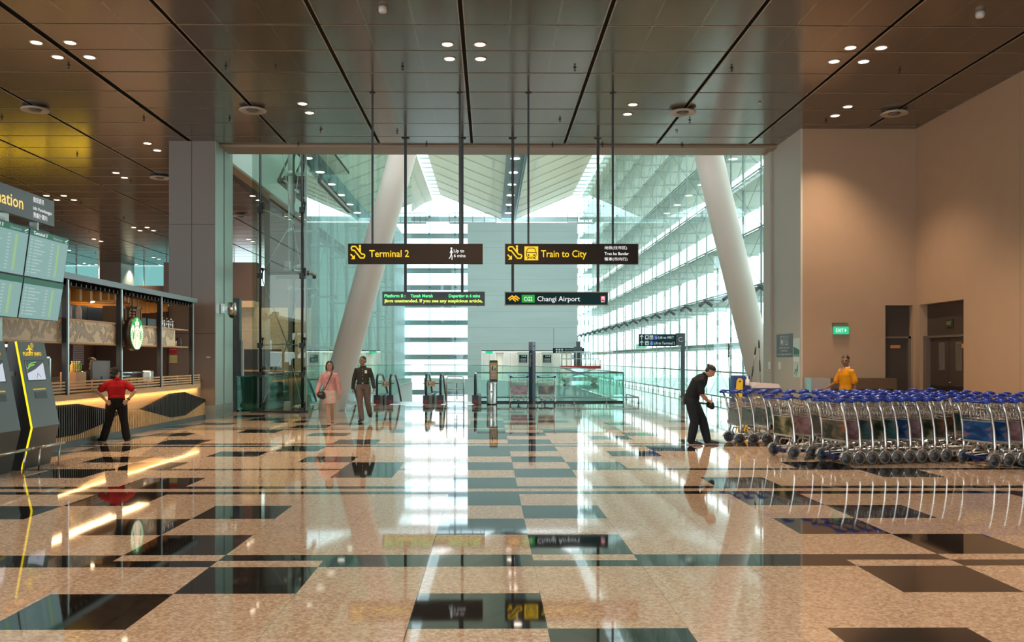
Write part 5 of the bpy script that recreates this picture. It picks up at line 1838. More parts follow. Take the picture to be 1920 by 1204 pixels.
# floor barrier in front of the escalators
kb = 29.0 / F
t_ = thing('barrier_frame', 'steel tube barrier frame standing in front of the right escalator', 'barrier', ((837.5 - CX) * kb, 29.0, 0))
Wb, Hb = 32 * kb, 1.02
MB().tube([(0, 0, 0), (0, 0, Hb - .07), (.02, 0, Hb - .02), (.07, 0, Hb), (Wb - .07, 0, Hb), (Wb - .02, 0, Hb - .02), (Wb, 0, Hb - .07), (Wb, 0, 0)], .022, 10).build('frame', STEEL, t_)
for z_ in (.81, .60, .40, .19):
    MB().cyl((0, 0, z_), (Wb, 0, z_), .014, 8).build('cross_bar', STEEL, t_)
for x_ in (0, Wb):
    MB().lathe([(.055, 0), (.055, .012)], (x_, 0, 0), 12).build('foot_plate', STEEL, t_)
MB().cyl((Wb * .58, .12, .81), (Wb * .60, .12, .25), .014, 6).build('rear_strut', BLACKM, t_)

# tall bin with warning totem behind
kq = 31.0 / F
t_ = thing('steel_bin', 'tall round steel bin beside the right escalator', 'bin', ((921.5 - CX) * kq, 30.9, 0))
MB().lathe([(.16, 0), (.165, .05), (.16, .06), (.175, .72), (.18, .77), (.165, .78)], n=28).build('drum', STEEL, t_)
MB().lathe([(.15, .785), (.15, .80), (.05, .80)], n=20).build('lid', BLACKM, t_)
MB().ball((0, -.165, .45), .025, .01, .035, n=8, m=6).build('badge', mat('brown badge', (.15, .08, .05), .5), t_)
t_ = thing('warning_totem', 'black totem with a yellow escalator warning panel behind the steel bin', 'sign', ((925.5 - CX) * kq, 31.35, 0))
MB().box(.09, .13, -.02, .02, 0, .9).build('post', BLACKM, t_)
MB().prism([(-.145, .80), (.145, .80), (.145, 1.52), (.12, 1.55), (-.12, 1.55), (-.145, 1.52)], (0, -.03, 0), (1, 0, 0), (0, 0, 1), (0, .06, 0)).build('panel', BLACKM, t_)
Pic((0, -.031, 0)).rect(-.115, .88, .115, 1.46).build('yellow_field', mat('amber print', (.72, .42, .06), .5), t_)
Pic((0, -.036, 0)).rect(-.10, 1.17, .10, 1.37).rect(-.10, .90, .10, 1.14).build('pale_field', mat('pale print', (0, 0, 0)), t_)
text('lettering', 'CAUTION', 0, -.037, 1.40, .035, BLACKM, t_, width=.19, bold=.02, align='CENTER')
Pic((0, -.040, 0)).disc(-.04, 1.335, .022, 10).stroke([(-.045, 1.30), (-.05, 1.20)], .045).stroke([(.02, 1.25), (.02, 1.19)], .025).rect(.055, 1.18, .08, 1.27).build('figure_print', BLACKM, t_)
p = Pic((0, -.040, 0))
for a_, b_ in ((-.05, 1.085), (.05, 1.085), (-.05, .96), (.05, .96)):
    p.stroke([(a_ + .035 * math.cos(i * math.pi / 5), b_ + .042 * math.sin(i * math.pi / 5)) for i in range(10)], .009, True).stroke([(a_ - .02, b_ + .025), (a_ + .02, b_ - .025)], .009)
p.build('red_print', mat('red print', (0, 0, 0)), t_)

# trolley totem
kt = 32.6 / F
t_ = thing('trolley_totem', 'tall dark blue totem marked Trolleys between the two parked trolleys', 'totem', ((995 - CX) * kt, 31.2, 0))
BLU = mat('dark blue totem', (.022, .028, .055), .35)
PAL = mat('pale blue totem top', (.22, .25, .32), .4)
r_ = [(-.13, .03), (0, -.07), (.115, .03), (.115, .10), (-.13, .10)]
MB().prism(r_, (0, 0, 0), (1, 0, 0), (0, 1, 0), (0, 0, 1.90)).build('shaft', BLU, t_)
MB().prism(r_, (0, 0, 1.90), (1, 0, 0), (0, 1, 0), (0, 0, .30)).build('pale_top', PAL, t_)
for sg_, x_, y_ in ((-1, -.075, -.022), (1, .065, -.022)):
    text('lettering', 'Trolleys', x_ - .025, y_ - .003, 1.82, .075, WHP, t_, rot=Euler((0, R(90), 0)).to_matrix().to_4x4().to_euler() if False else (R(90), R(90), R(-37 if sg_ < 0 else 41)), width=.50)
    Pic((x_ - .03, y_ - .02, 2.03)).rect(0, 0, .05, .04).rect(0, -.09, .06, -.07).build('trolley_symbol', BLU, t_)

# belt posts by the escalator
for x_, lab in ((648, 'steel belt post with a red belt head behind the woman in pink'), (697, 'steel belt post behind the man in the dark shirt')):
    kk = 30.6 / F
    t_ = thing('belt_post', lab, 'post', ((x_ - CX) * kk, 30.6, 0))
    MB().lathe([(.16, 0), (.15, .02), (.025, .035), (.025, .92), (.035, .93), (.035, 1.0), (.02, 1.01)], n=16).build('post', STEEL, t_)
    MB().box(-.035, .035, -.04, .04, .86, .92).build('belt_head', mat('red belt', (.40, .02, .04), .5), t_)
o = MB().box((651 - CX) * 30.6 / F, (694 - CX) * 30.6 / F, 30.59, 30.60, .86, .91).build('red_belt', mat('red belt', (0, 0, 0)))
tag(o, 'red belt stretched between the two steel belt posts', 'belt')
# grey directory seen through the left screen
t_ = thing('grey_directory', 'blue-grey directory board behind the left glass screen, left of the slanted column', 'sign', px(586, 683, 30.2)[:2] + (1.38,))
MB().box(-.14, .12, 0, .06, 0, .63).build('board', mat('slate blue board', (.16, .21, .28), .45), t_)
MB().box(-.03, .0, .01, .05, -1.38, 0).build('post', RODM, t_)
Pic((-.14, -.001, 0)).rect(.12, .42, .22, .52).rect(.04, .26, .2, .36).rect(.13, .16, .18, .21).build('print_blocks', WHP, t_)

# ================================================================ CLEANER'S CART
cc = thing('cleaning_cart', 'grey cleaning cart with a white lid behind the first trolleys', 'cart', (6.1, 20.1, 0))
MB().box(-.2, .50, -.25, .25, .15, .90).build('body', mat('grey-brown cart body', (.22, .19, .18), .5), cc, bevel=.02)
MB().prism([(-.34, .93), (.34, .93), (.30, 1.03), (-.22, 1.06)], (.12, -.3, 0), (1, 0, 0), (0, 0, 1), (0, .6, 0)).build('white_lid', mat('pinkish white lid', (.62, .55, .53), .4), cc)
MB().box(-.22, .46, -.31, .31, .88, .94).build('blue_rim', mat('navy rim', (.03, .04, .12), .4), cc)
for x_ in (-.15, .42):
    for y_ in (-.2, .2):
        MB().cyl((x_, y_ - .02, .08), (x_, y_ + .02, .08), .08, 12).build('wheel', BLACKR, cc)
MB().box(-.62, -.2, -.2, .2, .12, .2).build('tray', mat('navy rim', (0, 0, 0)), cc)
t_ = thing('blue_bucket', 'blue bucket box on the cleaning cart beneath the mop handles', 'bucket', (5.85, 20.1, .24))
MB().box(-.30, .06, -.15, .2, 0, .98).build('bucket', mat('blue plastic', (.01, .05, .25), .4), t_, bevel=.02)
t_ = thing('spray_bottle', 'white pump bottle in front of the blue bucket', 'bottle', (5.82, 19.86, 1.0))
MB().lathe([(.045, 0), (.05, .02), (.05, .12), (.02, .16), (.015, .19)], n=14).build('bottle', mat('white plastic', (.75, .72, .74), .4), t_)
MB().box(-.04, .015, -.012, .012, .19, .22).cyl((0, 0, .18), (0, 0, .21), .01, 6).build('pump', mat('white plastic', (0, 0, 0)), t_)
MB().box(-.25, .2, .0, .2, -.1, -.02).build('holder', mat('navy rim', (0, 0, 0)), t_)
for (p0, p1, lab) in ((( -.60, 0, .2), (-.64, 0, 1.93), 'mop with a black grip, upright at the left of the cleaning cart'),
                      ((-.10, .15, .9), (.03, .15, 1.86), 'mop handle leaning right behind the blue bucket'),
                      ((.18, .28, 1.0), (.14, .28, 2.02), 'mop handle standing against the jamb behind the white lid')):
    t_ = thing('mop', lab, 'mop', (6.1, 20.1, 0))
    a, b_ = Vector(p0), Vector(p1)
    MB().cyl(a, b_, .012, 8).build('handle', mat('grey mop pole', (.25, .25, .25), .4, .5), t_)
    MB().cyl(a.lerp(b_, .83), b_ + Vector((0, 0, .02)), .019, 8).cyl(a.lerp(b_, .3), a.lerp(b_, .56), .016, 8).build('black_grip', BLACKM, t_)
    MB().ball(a, .06, .04, .05, n=8, m=6).build('mop_head', mat('grey mop', (.3, .3, .3), .8), t_)
YP = mat('yellow plastic', (.75, .50, .01), .4)
t_ = thing('wet_floor_sign', 'folded yellow wet floor sign hanging on the cleaning cart', 'sign', (5.58, 19.85, .0))
MB().prism([(-.03, .72), (.12, .72), (.14, 1.12), (.10, 1.16), (.04, 1.16), (0, 1.10)], (0, 0, 0), (1, 0, 0), (0, 0, 1), (0, .04, 0)).build('upper_board', YP, t_)
MB().cyl((.07, -.005, 1.09), (.07, 0, 1.09), .02, 10).build('hole', BLACKM, t_)
MB().box(.0, .12, .04, .12, .2, .76).build('rear_board', YP, t_)
t_ = thing('wet_floor_sign', 'yellow wet floor sign standing on the floor behind the first trolleys', 'sign', (5.35, 18.6, 0))
MB().prism([(-.10, 0), (.12, 0), (.09, .62), (-.06, .62)], (0, 0, 0), (1, 0, 0), (0, 0, 1), (0, .03, 0)).build('board', YP, t_)
MB().bar((-.08, .25, 0), (-.04, .03, .6), .02, .02).bar((.1, .25, 0), (.06, .03, .6), .02, .02).build('rear_legs', YP, t_)
Pic((0, -.001, 0)).stroke([(-.04, .5), (.06, .5)], .02).stroke([(-.04, .42), (.06, .42)], .02).stroke([(0, .3), (.03, .16)], .03).build('black_print', BLACKM, t_)

# ================================================================ BAGGAGE TROLLEYS
BLUE = mat('royal blue plastic', (.004, .036, .34), .35)
BLUE2 = mat('dark blue plastic', (.006, .015, .10), .4)
SIL = mat('satin aluminium', (.60, .59, .57), .28, .95)
WIRE = mat('bright wire', (.55, .50, .46), .25, .9)
TYRE = mat('grey tyre', (.10, .10, .095), .6)
HUB = mat('dark wheel hub', (.035, .038, .042), .4)
FEND = mat('silver fender', (.55, .53, .52), .28, .8)


def art(name, base, c2, c3, seed):
    """printed advert: blobs of three colours"""
    m = bpy.data.materials.new(name)
    m.use_nodes = True
    N, L = m.node_tree.nodes, m.node_tree.links
    b = N['Principled BSDF']
    t = N.new('ShaderNodeTexCoord')
    mp = N.new('ShaderNodeMapping')
    mp.inputs['Location'].default_value = (seed, seed * 2, seed * 3)
    mp.inputs['Scale'].default_value = (1, 1, 2)
    L.new(t.outputs['Object'], mp.inputs[0])
    n = N.new('ShaderNodeTexNoise')
    n.inputs['Scale'].default_value = 3.2
    n.inputs['Detail'].default_value = 8
    n.inputs['Distortion'].default_value = .4
    L.new(mp.outputs[0], n.inputs[0])
    r = N.new('ShaderNodeValToRGB')
    r.color_ramp.elements[0].position = .40
    r.color_ramp.elements[0].color = (*base, 1)
    r.color_ramp.elements[1].position = .62
    r.color_ramp.elements[1].color = (*c3, 1)
    e = r.color_ramp.elements.new(.52)
    e.color = (*c2, 1)
    L.new(n.outputs[0], r.inputs[0])
    L.new(r.outputs[0], b.inputs['Base Color'])
    b.inputs['Roughness'].default_value = .25
    return m


ARTS = [art('advert print dark hall', (.02, .03, .025), (.10, .09, .06), (.35, .08, .04), 1), art('advert print olive', (.02, .03, .02), (.09, .10, .05), (.30, .26, .16), 2),
        art('advert print pink', (.20, .10, .12), (.42, .26, .28), (.10, .05, .05), 3), art('advert print blue sky', (.01, .04, .14), (.02, .10, .26), (.40, .16, .10), 4),
        art('advert print teal', (.02, .06, .07), (.06, .16, .16), (.20, .14, .12), 5), art('advert print grey', (.12, .14, .16), (.18, .20, .20), (.08, .10, .09), 6)]
HW = .30   # half width


def make_trolley(ai):
    """local: x forward (away from the handle), y left; handle at x=0"""
    t = thing('baggage_trolley', '', 'trolley', (0, 0, 0))
    for sg_ in (-1, 1):
        s = sg_ * HW
        MB().tube([(.10, s, .14), (.12, s, .30), (.10, s, .55), (.05, s, .80), (-.01, s, .96)], [.021, .021, .020, .019, .018], 10, lat=None).build('upright', SIL, t)
    h_ = MB()
    h_.tube([(-.02, -HW, .965), (.0, 0, .955), (-.02, HW, .965)], .014, 8)
    for sg_ in (-1, 1):
        h_.tube([(.12, sg_ * HW, .985), (.04, sg_ * HW, .99), (-.03, sg_ * HW, .98), (-.08, sg_ * HW, .955)], [.012, .036, .045, .022], 10, lat=(0, 1, 0), r2=[.010, .024, .034, .018])
        h_.tube([(-.04, sg_ * HW, .97), (-.04, sg_ * HW * .55, .955)], [.030, .013], 8)
    h_.build('handle', BLUE, t)
    b_ = MB()
    x0, x1, z0, z1 = .03, .26, .70, .86
    for z_ in (z1, z0 + .05, z0):
        x0_ = x0 if z_ > .75 else .05
        b_.tube([(x0_, -HW + .02, z_), (x0_, HW - .02, z_), (x1, HW - .04, z_), (x1, -HW + .04, z_)], .0045, 5, closed=True)
    for k in range(8):
        y_ = -HW + .05 + k * (2 * HW - .1) / 7
        b_.tube([(x0 + .01, y_, z1), (.05, y_, z0), (x1, y_, z0), (x1, y_, z1)], .0035, 4)
    for k in range(3):
        x_ = .10 + k * .06
        b_.tube([(x_, -HW + .02, z1), (x_, -HW + .03, z0), (x_, HW - .03, z0), (x_, HW - .02, z1)], .0035, 4)
    b_.build('wire_basket', WIRE, t)
    MB().box(.085, .10, -HW + .025, HW - .025, .37, .66).build('advert_board', ARTS[ai], t)
    MB().box(.08, .105, -HW + .02, HW - .02, .345, .375).box(.082, .103, -HW + .02, HW - .02, .66, .675).build('board_frame', mat('pale board frame', (.40, .38, .32), .4), t)
    # inner hoop
    MB().tube([(.16, -.17, .12), (.13, -.17, .24), (.14, -.12, .30), (.14, .12, .30), (.13, .17, .24), (.16, .17, .12)], .013, 8).build('hoop', BLUE2 if False else SIL, t)
    # platform
    f_ = MB()
    f_.tube([(.10, -HW, .15), (.45, -.24, .17), (.88, -.13, .19), (.92, 0, .19), (.88, .13, .19), (.45, .24, .17), (.10, HW, .15)], .014, 8)
    f_.tube([(.14, -.12, .14), (.50, -.10, .17), (.86, -.05, .19)], .009, 6).tube([(.14, .12, .14), (.50, .10, .17), (.86, .05, .19)], .009, 6)
    f_.tube([(.45, -.24, .17), (.45, .24, .17)], .009, 6).tube([(.70, -.18, .18), (.70, .18, .18)], .009, 6)
    f_.build('base_frame', SIL, t)
    MB().bar((.09, -HW, .12), (.09, HW, .12), .05, .035).box(.06, .14, -.08, .08, .08, .13).build('blue_cross_bar', BLUE2, t)
    for sg_ in (-1, 1):
        s = sg_ * HW
        wh = MB()
        wh.lathe([(.062, -.018), (.092, -.016), (.097, 0), (.092, .016), (.062, .018)], n=24)
        me = wh.v
        wh.v = [(v[0] + .10, s + v[2], v[1] + .098) for v in me]
        w_ = wh.build('wheel', TYRE, t)
        hb = MB().cyl((.10, s - .021, .098), (.10, s + .021, .098), .064, 20).cyl((.10, s - .026, .098), (.10, s + .026, .098), .014, 8)
        hb.build('hub', HUB, w_)
        fe = MB()
        pts = [(.10 + .112 * math.cos(a), s, .098 + .112 * math.sin(a)) for a in [R(-5 + 20 * i) for i in range(10)]]
        fe.tube(pts, .032, 6, lat=(0, 1, 0), r2=.010)
        fe.build('fender', FEND, w_)
    wh = MB()
    wh.lathe([(.035, -.02), (.055, -.018), (.06, 0), (.055, .018), (.035, .02)], n=16)
    wh.v = [(v[0] + .84, v[2], v[1] + .06) for v in wh.v]
    w_ = wh.build('wheel', TYRE, t)
    MB().cyl((.84, -.024, .06), (.84, .024, .06), .036, 12).bar((.84, -.03, .06), (.80, -.03, .18), .02, .01).bar((.84, .03, .06), (.80, .03, .18), .02, .01).build('fork', HUB, w_)
    return t


PROTOS = [make_trolley(i) for i in range(len(ARTS))]
used = set()
NTH = ['first', 'second', 'third', 'fourth', 'fifth', 'sixth', 'seventh', 'eighth', 'ninth', 'tenth', 'eleventh', 'twelfth', 'thirteenth', 'fourteenth', 'fifteenth', 'sixteenth', 'seventeenth', 'eighteenth', 'nineteenth', 'twentieth']
ADN = ['dark hall', 'olive', 'pink', 'blue sky', 'teal', 'grey']


def row(x, y, head, n, pitch, name, arts, group):
    """nested row: the first trolley's rear axle centre at (x, y), the row running away along head"""
    d = Vector((math.cos(R(head)), math.sin(R(head)), 0))
    for k in range(n):
        ai = arts[k % len(arts)]
        loc = Vector((x, y, 0)) + d * (k * pitch) - d * .10
        if ai in used:
            o = dup(PROTOS[ai], loc, R(head))
        else:
            used.add(ai)
            o = PROTOS[ai]
            o.location = loc
            o.rotation_euler = (0, 0, R(head))
        o['group'] = group
        if n == 1:
            o['label'] = name
        elif k == 0:
            o['label'] = 'first trolley from the left in %s, %s advert' % (name, ADN[ai])
        else:
            o['label'] = 'trolley nested %s from the left in %s' % (NTH[k], name)


row(4.62, 16.62, 4, 13, .262, 'the back row behind the man in black', [5, 5, 0, 4, 1, 0], 'baggage trolleys in the back row')
row(4.78, 14.30, 12, 17, .33, 'the second row from the front', [1, 2, 5, 0, 4, 3], 'baggage trolleys in the second row')
row(5.26, 13.42, 14, 9, .222, 'the front row', [0, 2, 4, 1, 4, 3, 2, 1, 0], 'baggage trolleys in the front row')
row(7.33, 13.16, 14, 8, .26, 'the right edge front row', [3, 3, 2, 0, 4, 1], 'baggage trolleys at the right edge')
row(6.15, 15.65, 10, 12, .27, 'the middle row below the man in yellow', [4, 1, 0, 3, 2], 'baggage trolleys in the middle row')
row(8.75, 17.6, -60, 1, .3, 'single trolley turned askew in front of the dark double door', [4], 'loose baggage trolley')
row(1.24, 30.9, 90, 1, .3, 'parked baggage trolley with a pink advert, left of the blue totem', [2], 'trolleys parked by the totem')
row(2.22, 30.9, 90, 1, .3, 'parked baggage trolley with an olive advert, right of the blue totem', [1], 'trolleys parked by the totem')
for o_ in [o for o in COL.objects if o.get('group') == 'trolleys parked by the totem']:
    o_.location.y = 30.55
    o_.location.x = (973.5 - CX) * 30.55 / F if 'left' in o_['label'] else (1024.5 - CX) * 30.55 / F

# ================================================================ PEOPLE
def remesh(mb, name, voxel, smooth=4):
    """one continuous closed surface grown round the overlapping forms"""
    o = mb.build('tmp', [], None)
    md = o.modifiers.new('r', 'REMESH')
    md.mode = 'VOXEL'
    md.voxel_size = voxel
    md.use_smooth_shade = True
    sm = o.modifiers.new('s', 'SMOOTH')
    sm.factor = .5
    sm.iterations = smooth
    dg = bpy.context.evaluated_depsgraph_get()
    dg.update()
    me = bpy.data.meshes.new_from_object(o.evaluated_get(dg))
    me.name = name
    bpy.data.objects.remove(o)
    return me


def put(me, name, m, parent):
    me.materials.clear()
    for q in (m if isinstance(m, (list, tuple)) else [m]):
        me.materials.append(q)
    for p in me.polygons:
        p.use_smooth = True
        p.material_index = 0
    o = bpy.data.objects.new(name, me)
    COL.objects.link(o)
    o.parent = parent
    return o


def cloth(name, c, rough=.85):
    return mat(name, c, rough, noise=.12, nscale=14, bump=.5, bscale=9, spec=.2)


def V(*a):
    return Vector(a)


def limb(mb, pts, rs, n=12, inflate=0.0):
    mb.tube(pts, [r + inflate for r in rs], n)
    mb.ball(pts[0], rs[0] + inflate, n=n, m=8)
    mb.ball(pts[-1], rs[-1] + inflate, n=n, m=8)
    for p_, r_ in zip(pts[1:-1], rs[1:-1]):
        mb.ball(p_, r_ + inflate, n=n, m=8)


def mid(a, b, t):
    return a.lerp(b, t)


def hand(mb, wr, d, palm, thumb, curl=.5, s=1.0):
    """palm, five fingers; d: direction of the fingers, palm: palm normal, thumb: side of the thumb"""
    d = d.normalized()
    palm = (palm - d * palm.dot(d)).normalized()
    side = (thumb - d * thumb.dot(d) - palm * thumb.dot(palm)).normalized()
    c = wr + d * .045 * s
    for k, off in enumerate((-.027, -.009, .009, .027)):
        a = wr + side * off * .6 * s
        b_ = wr + d * .085 * s + side * off * s
        mb.tube([a, b_], [.016 * s, .013 * s], 8)
        mb.ball(b_, .013 * s, n=8, m=6)
        L_ = (.065, .078, .074, .068)[k] * s
        ang = curl
        p0 = b_
        dirv = d.copy()
        for j, f_ in enumerate((.45, .32, .25)):
            dirv = (dirv * math.cos(ang * (.8 + .25 * j)) + palm * math.sin(ang * (.8 + .25 * j))).normalized()
            p1 = p0 + dirv * L_ * f_
            mb.tube([p0, p1], [.0098 * s, .0088 * s], 8)
            mb.ball(p1, .0090 * s, n=8, m=6)
            p0 = p1
    t0 = wr + d * .02 * s + side * .02 * s
    t1 = t0 + (side * .8 + d * .7 + palm * .3).normalized() * .038 * s
    t2 = t1 + (side * .2 + d * .9 + palm * .5).normalized() * .035 * s
    limb(mb, [t0, t1, t2], [.014 * s, .0115 * s, .0095 * s], 8)


def head(mb, c, f, up, s=1.0):
    """c: head centre, f: facing, up: crown direction"""
    f, up = f.normalized(), up.normalized()
    f = (f - up * f.dot(up)).normalized()
    l = up.cross(f)
    M = Matrix((l, f, up)).transposed()
    q = lambda a, b_, c_: c + M @ Vector((a * s, b_ * s, c_ * s))
    mb.ball(q(0, -.012, .028), .075 * s, .092 * s, .086 * s, n=20, m=14, rot=M)
    mb.ball(q(0, .014, -.035), .060 * s, .072 * s, .078 * s, n=18, m=12, rot=M)
    mb.ball(q(0, .045, -.085), .030 * s, .028 * s, .022 * s, n=12, m=8, rot=M)      # chin
    mb.tube([q(0, .080, .012), q(0, .098, -.018), q(0, .094, -.030)], [.010 * s, .014 * s, .010 * s], 8)
    mb.ball(q(0, .094, -.027), .016 * s, .012 * s, .009 * s, n=10, m=8, rot=M)
    for sg in (-1, 1):
        mb.ball(q(sg * .074, -.005, -.008), .010 * s, .020 * s, .030 * s, n=10, m=8, rot=M)
        mb.ball(q(sg * .035, .060, -.028), .022 * s, .018 * s, .020 * s, n=10, m=8, rot=M)
        mb.ball(q(sg * .030, .074, .022), .022 * s, .012 * s, .008 * s, n=10, m=8, rot=M)
    mb.ball(q(0, .080, -.055), .024 * s, .010 * s, .010 * s, n=10, m=8, rot=M)
    return q, M


def face_parts(q, M, s, parent, skin_dark, brow=(.012, .01, .009)):
    wh, dk, lp = MB(), MB(), MB()
    for sg in (-1, 1):
        wh.ball(q(sg * .030, .0795, .004), .0105 * s, .0055 * s, .0048 * s, n=10, m=6, rot=M)
        dk.ball(q(sg * .030, .0845, .004), .0058 * s, .003 * s, .0048 * s, n=8, m=6, rot=M)
        dk.tube([q(sg * .014, .086, .021), q(sg * .030, .088, .026), q(sg * .047, .078, .021)], [.0028 * s, .0038 * s, .002 * s], 6)
    lp.ball(q(0, .0885, -.051), .021 * s, .006 * s, .0045 * s, n=10, m=6, rot=M)
    lp.ball(q(0, .0875, -.060), .018 * s, .006 * s, .0050 * s, n=10, m=6, rot=M)
    wh.build('eyes', mat('eye white', (.45, .43, .40), .3), parent)
    dk.build('brows_and_irises', mat('dark brow', brow, .6), parent)
    lp.build('lips', skin_dark, parent)


def shoe(mb, ankle, d, L_=.27, w_=.05, h_=.07):
    d = V(d.x, d.y, 0).normalized()
    z0 = ankle.z - .085
    hp = V(ankle.x, ankle.y, 0) - d * .05
    tp = hp + d * L_
    sd = V(-d.y, d.x, 0)
    pts = [V(hp.x, hp.y, z0 + .038), mid(hp, tp, .25) + V(0, 0, z0 + .046), mid(hp, tp, .55) + V(0, 0, z0 + .040), mid(hp, tp, .82) + V(0, 0, z0 + .030), V(tp.x, tp.y, z0 + .022)]
    mb.tube(pts, [w_ * .72, w_ * .86, w_ * .98, w_ * 1.0, w_ * .5], 14, lat=sd, r2=[.038, .046, .040, .030, .014])


HAIR = mat('black hair', (.010, .009, .009), .5, noise=.3, nscale=40)


def person(label, loc, rz, J, skin, parts, size=1.0, group=None, vox=.0075, hd=1.05):
    """J: joints in local metres, facing -Y (towards the viewer when rz = 0)"""
    t = thing('person', label, 'person', loc, rz, group)
    t.scale = (size, size, size)
    for s_ in 'LR':
        J['sh' + s_] = J['sh' + s_] + V(0, 0, -.035)
        J['sh' + s_].x *= .93
    b = MB()
    f, up = J['face'], J.get('hup', V(0, 0, 1))
    # pelvis, waist, chest as one tapering trunk
    lat = (J['shL'] - J['shR']).normalized()
    P, W, C, N_ = J['pelvis'], J['waist'], J['chest'], J['neck']
    k = J.get('k', 1.0)
    b.tube([P - V(0, 0, .07), P, W, mid(W, C, .5), C, mid(C, N_, .55), N_], [.13 * k, .155 * k, .128 * k, .145 * k, .165 * k, .13 * k, .06], 20, lat=lat, r2=[.09 * k, .108 * k, .095 * k, .105 * k, .112 * k, .085 * k, .055])
    b.ball(P, .15 * k, .11 * k, .11 * k, n=16, m=12)
    limb(b, [N_ - (J['head'] - N_) * .3, mid(N_, J['head'], .6)], [.055, .052])
    for s_ in 'LR':
        sh, el, wr_ = J['sh' + s_], J['el' + s_], J['wr' + s_]
        limb(b, [mid(C, sh, .5) + V(0, 0, .025), sh, mid(sh, el, .4), el, mid(el, wr_, .35), wr_], [.055 * k, .052 * k, .045 * k, .037 * k, .036 * k, .024])
        hp, kn, an = J['hip' + s_], J['kn' + s_], J['an' + s_]
        limb(b, [hp, mid(hp, kn, .35), kn, mid(kn, an, .35), an], [.088 * k, .078 * k, .052 * k, .052 * k, .034])
        hand(b, wr_, J['hd' + s_], J['pm' + s_], J['th' + s_], J.get('curl' + s_, .45), hd)
        td = J['toe' + s_]
        hz = an.z - .085
        b.tube([V(an.x, an.y, hz + .03) - td * .03, V(an.x, an.y, hz + .035) + td * .07, V(an.x, an.y, hz + .022) + td * .17], [.030, .036, .028], 10, lat=V(-td.y, td.x, 0), r2=[.028, .026, .016])
    q, M = head(b, J['head'], f, up, hd)
    body = put(remesh(b, 'body', vox, 3), 'body', skin, t)
    sd = mat(skin.name + ' lips', tuple(c_ * .6 for c_ in skin.node_tree.nodes['Principled BSDF'].inputs['Base Color'].default_value[:3]), .5)
    face_parts(q, M, hd, t, sd)
    parts(t, J, q, M)
    return t


def trousers(t, J, m, infl=.016, top=.03, flare=.0, k=1.0, end=1.0, zoff=0.0):
    b = MB()
    P = J['pelvis']
    lat = (J['hipL'] - J['hipR']).normalized()
    k *= J.get('k', 1.0)
    b.tube([P - V(0, 0, .09), P, mid(P, J['waist'], top * 10)], [.14 * k + infl, .155 * k + infl, .136 * k + infl], 20, lat=lat, r2=[.10 * k + infl, .11 * k + infl, .102 * k + infl])
    for s_ in 'LR':
        hp, kn, an = J['hip' + s_], J['kn' + s_], J['an' + s_]
        e_ = mid(kn, an, end)
        limb(b, [hp, mid(hp, kn, .3), mid(hp, kn, .7), kn, mid(kn, e_, .4), e_ + V(0, 0, .0)], [.092 * k, .086 * k, .068 * k, .058 * k, .058 * k, .050 + flare], 14, infl)
    return put(remesh(b, 'trousers', .009, 4), 'trousers', m, t)


def shirt(t, J, m, infl=.018, sleeve=.45, hem=None, name='shirt', width=1.0):
    b = MB()
    lat = (J['shL'] - J['shR']).normalized()
    P, W, C, N_ = J['pelvis'], J['waist'], J['chest'], J['neck']
    k = J.get('k', 1.0) * width
    h0 = hem if hem is not None else P + V(0, 0, .03)
    b.tube([h0, mid(h0, W, .5), W, mid(W, C, .5), C, mid(C, N_, .55), mid(C, N_, .93)], [.148 * k + infl, .142 * k + infl, .134 * k + infl, .150 * k + infl, .166 * k + infl, .128 * k + infl, .06 + infl], 22, lat=lat,
           r2=[.112 * k + infl, .108 * k + infl, .100 * k + infl, .108 * k + infl, .113 * k + infl, .085 * k + infl, .052 + infl])
    for s_ in 'LR':
        sh, el, wr_ = J['sh' + s_], J['el' + s_], J['wr' + s_]
        pts = [mid(C, sh, .35) + V(0, 0, .055), sh]
        rs = [.050 * k, .050 * k]
        if sleeve <= 1:
            pts += [mid(sh, el, sleeve * .5), mid(sh, el, sleeve)]
            rs += [.045, .048]
        else:
            pts += [mid(sh, el, .5), el, mid(el, wr_, .5), mid(el, wr_, sleeve - 1)]
            rs += [.047, .041, .037, .030]
        limb(b, pts, rs, 14, infl)
    return put(remesh(b, name, .009, 4), name, m, t)


def collar(t, J, m, r=.068):
    n = J['neck']
    d = (J['head'] - n).normalized()
    MB().tube([n - d * .03, n - d * .008, n + d * .012], [r + .022, r + .010, r + .002], 18).build('collar', m, t)


# ---- man in the dark shirt, walking towards us
def std(k=1.0, H=1.72):
    z = H / 1.72
    return dict(k=k, pelvis=V(0, 0, .95 * z), waist=V(0, 0, 1.09 * z), chest=V(0, 0, 1.30 * z), neck=V(0, .0, 1.47 * z), head=V(0, -.02, 1.605 * z), face=V(0, -1, 0),
                shL=V(.185, 0, 1.40 * z), shR=V(-.185, 0, 1.40 * z), elL=V(.23, .03, 1.12 * z), elR=V(-.23, .03, 1.12 * z), wrL=V(.24, -.04, .87 * z), wrR=V(-.24, -.04, .87 * z),
                hdL=V(0, -.1, -1), hdR=V(0, -.1, -1), pmL=V(-1, 0, 0), pmR=V(1, 0, 0), thL=V(0, -1, 0), thR=V(0, -1, 0),
                hipL=V(.09, 0, .90 * z), hipR=V(-.09, 0, .90 * z), knL=V(.10, -.02, .49 * z), knR=V(-.10, -.02, .49 * z), anL=V(.10, .03, .09), anR=V(-.10, .03, .09),
                toeL=V(.12, -1, 0).normalized(), toeR=V(-.12, -1, 0).normalized())


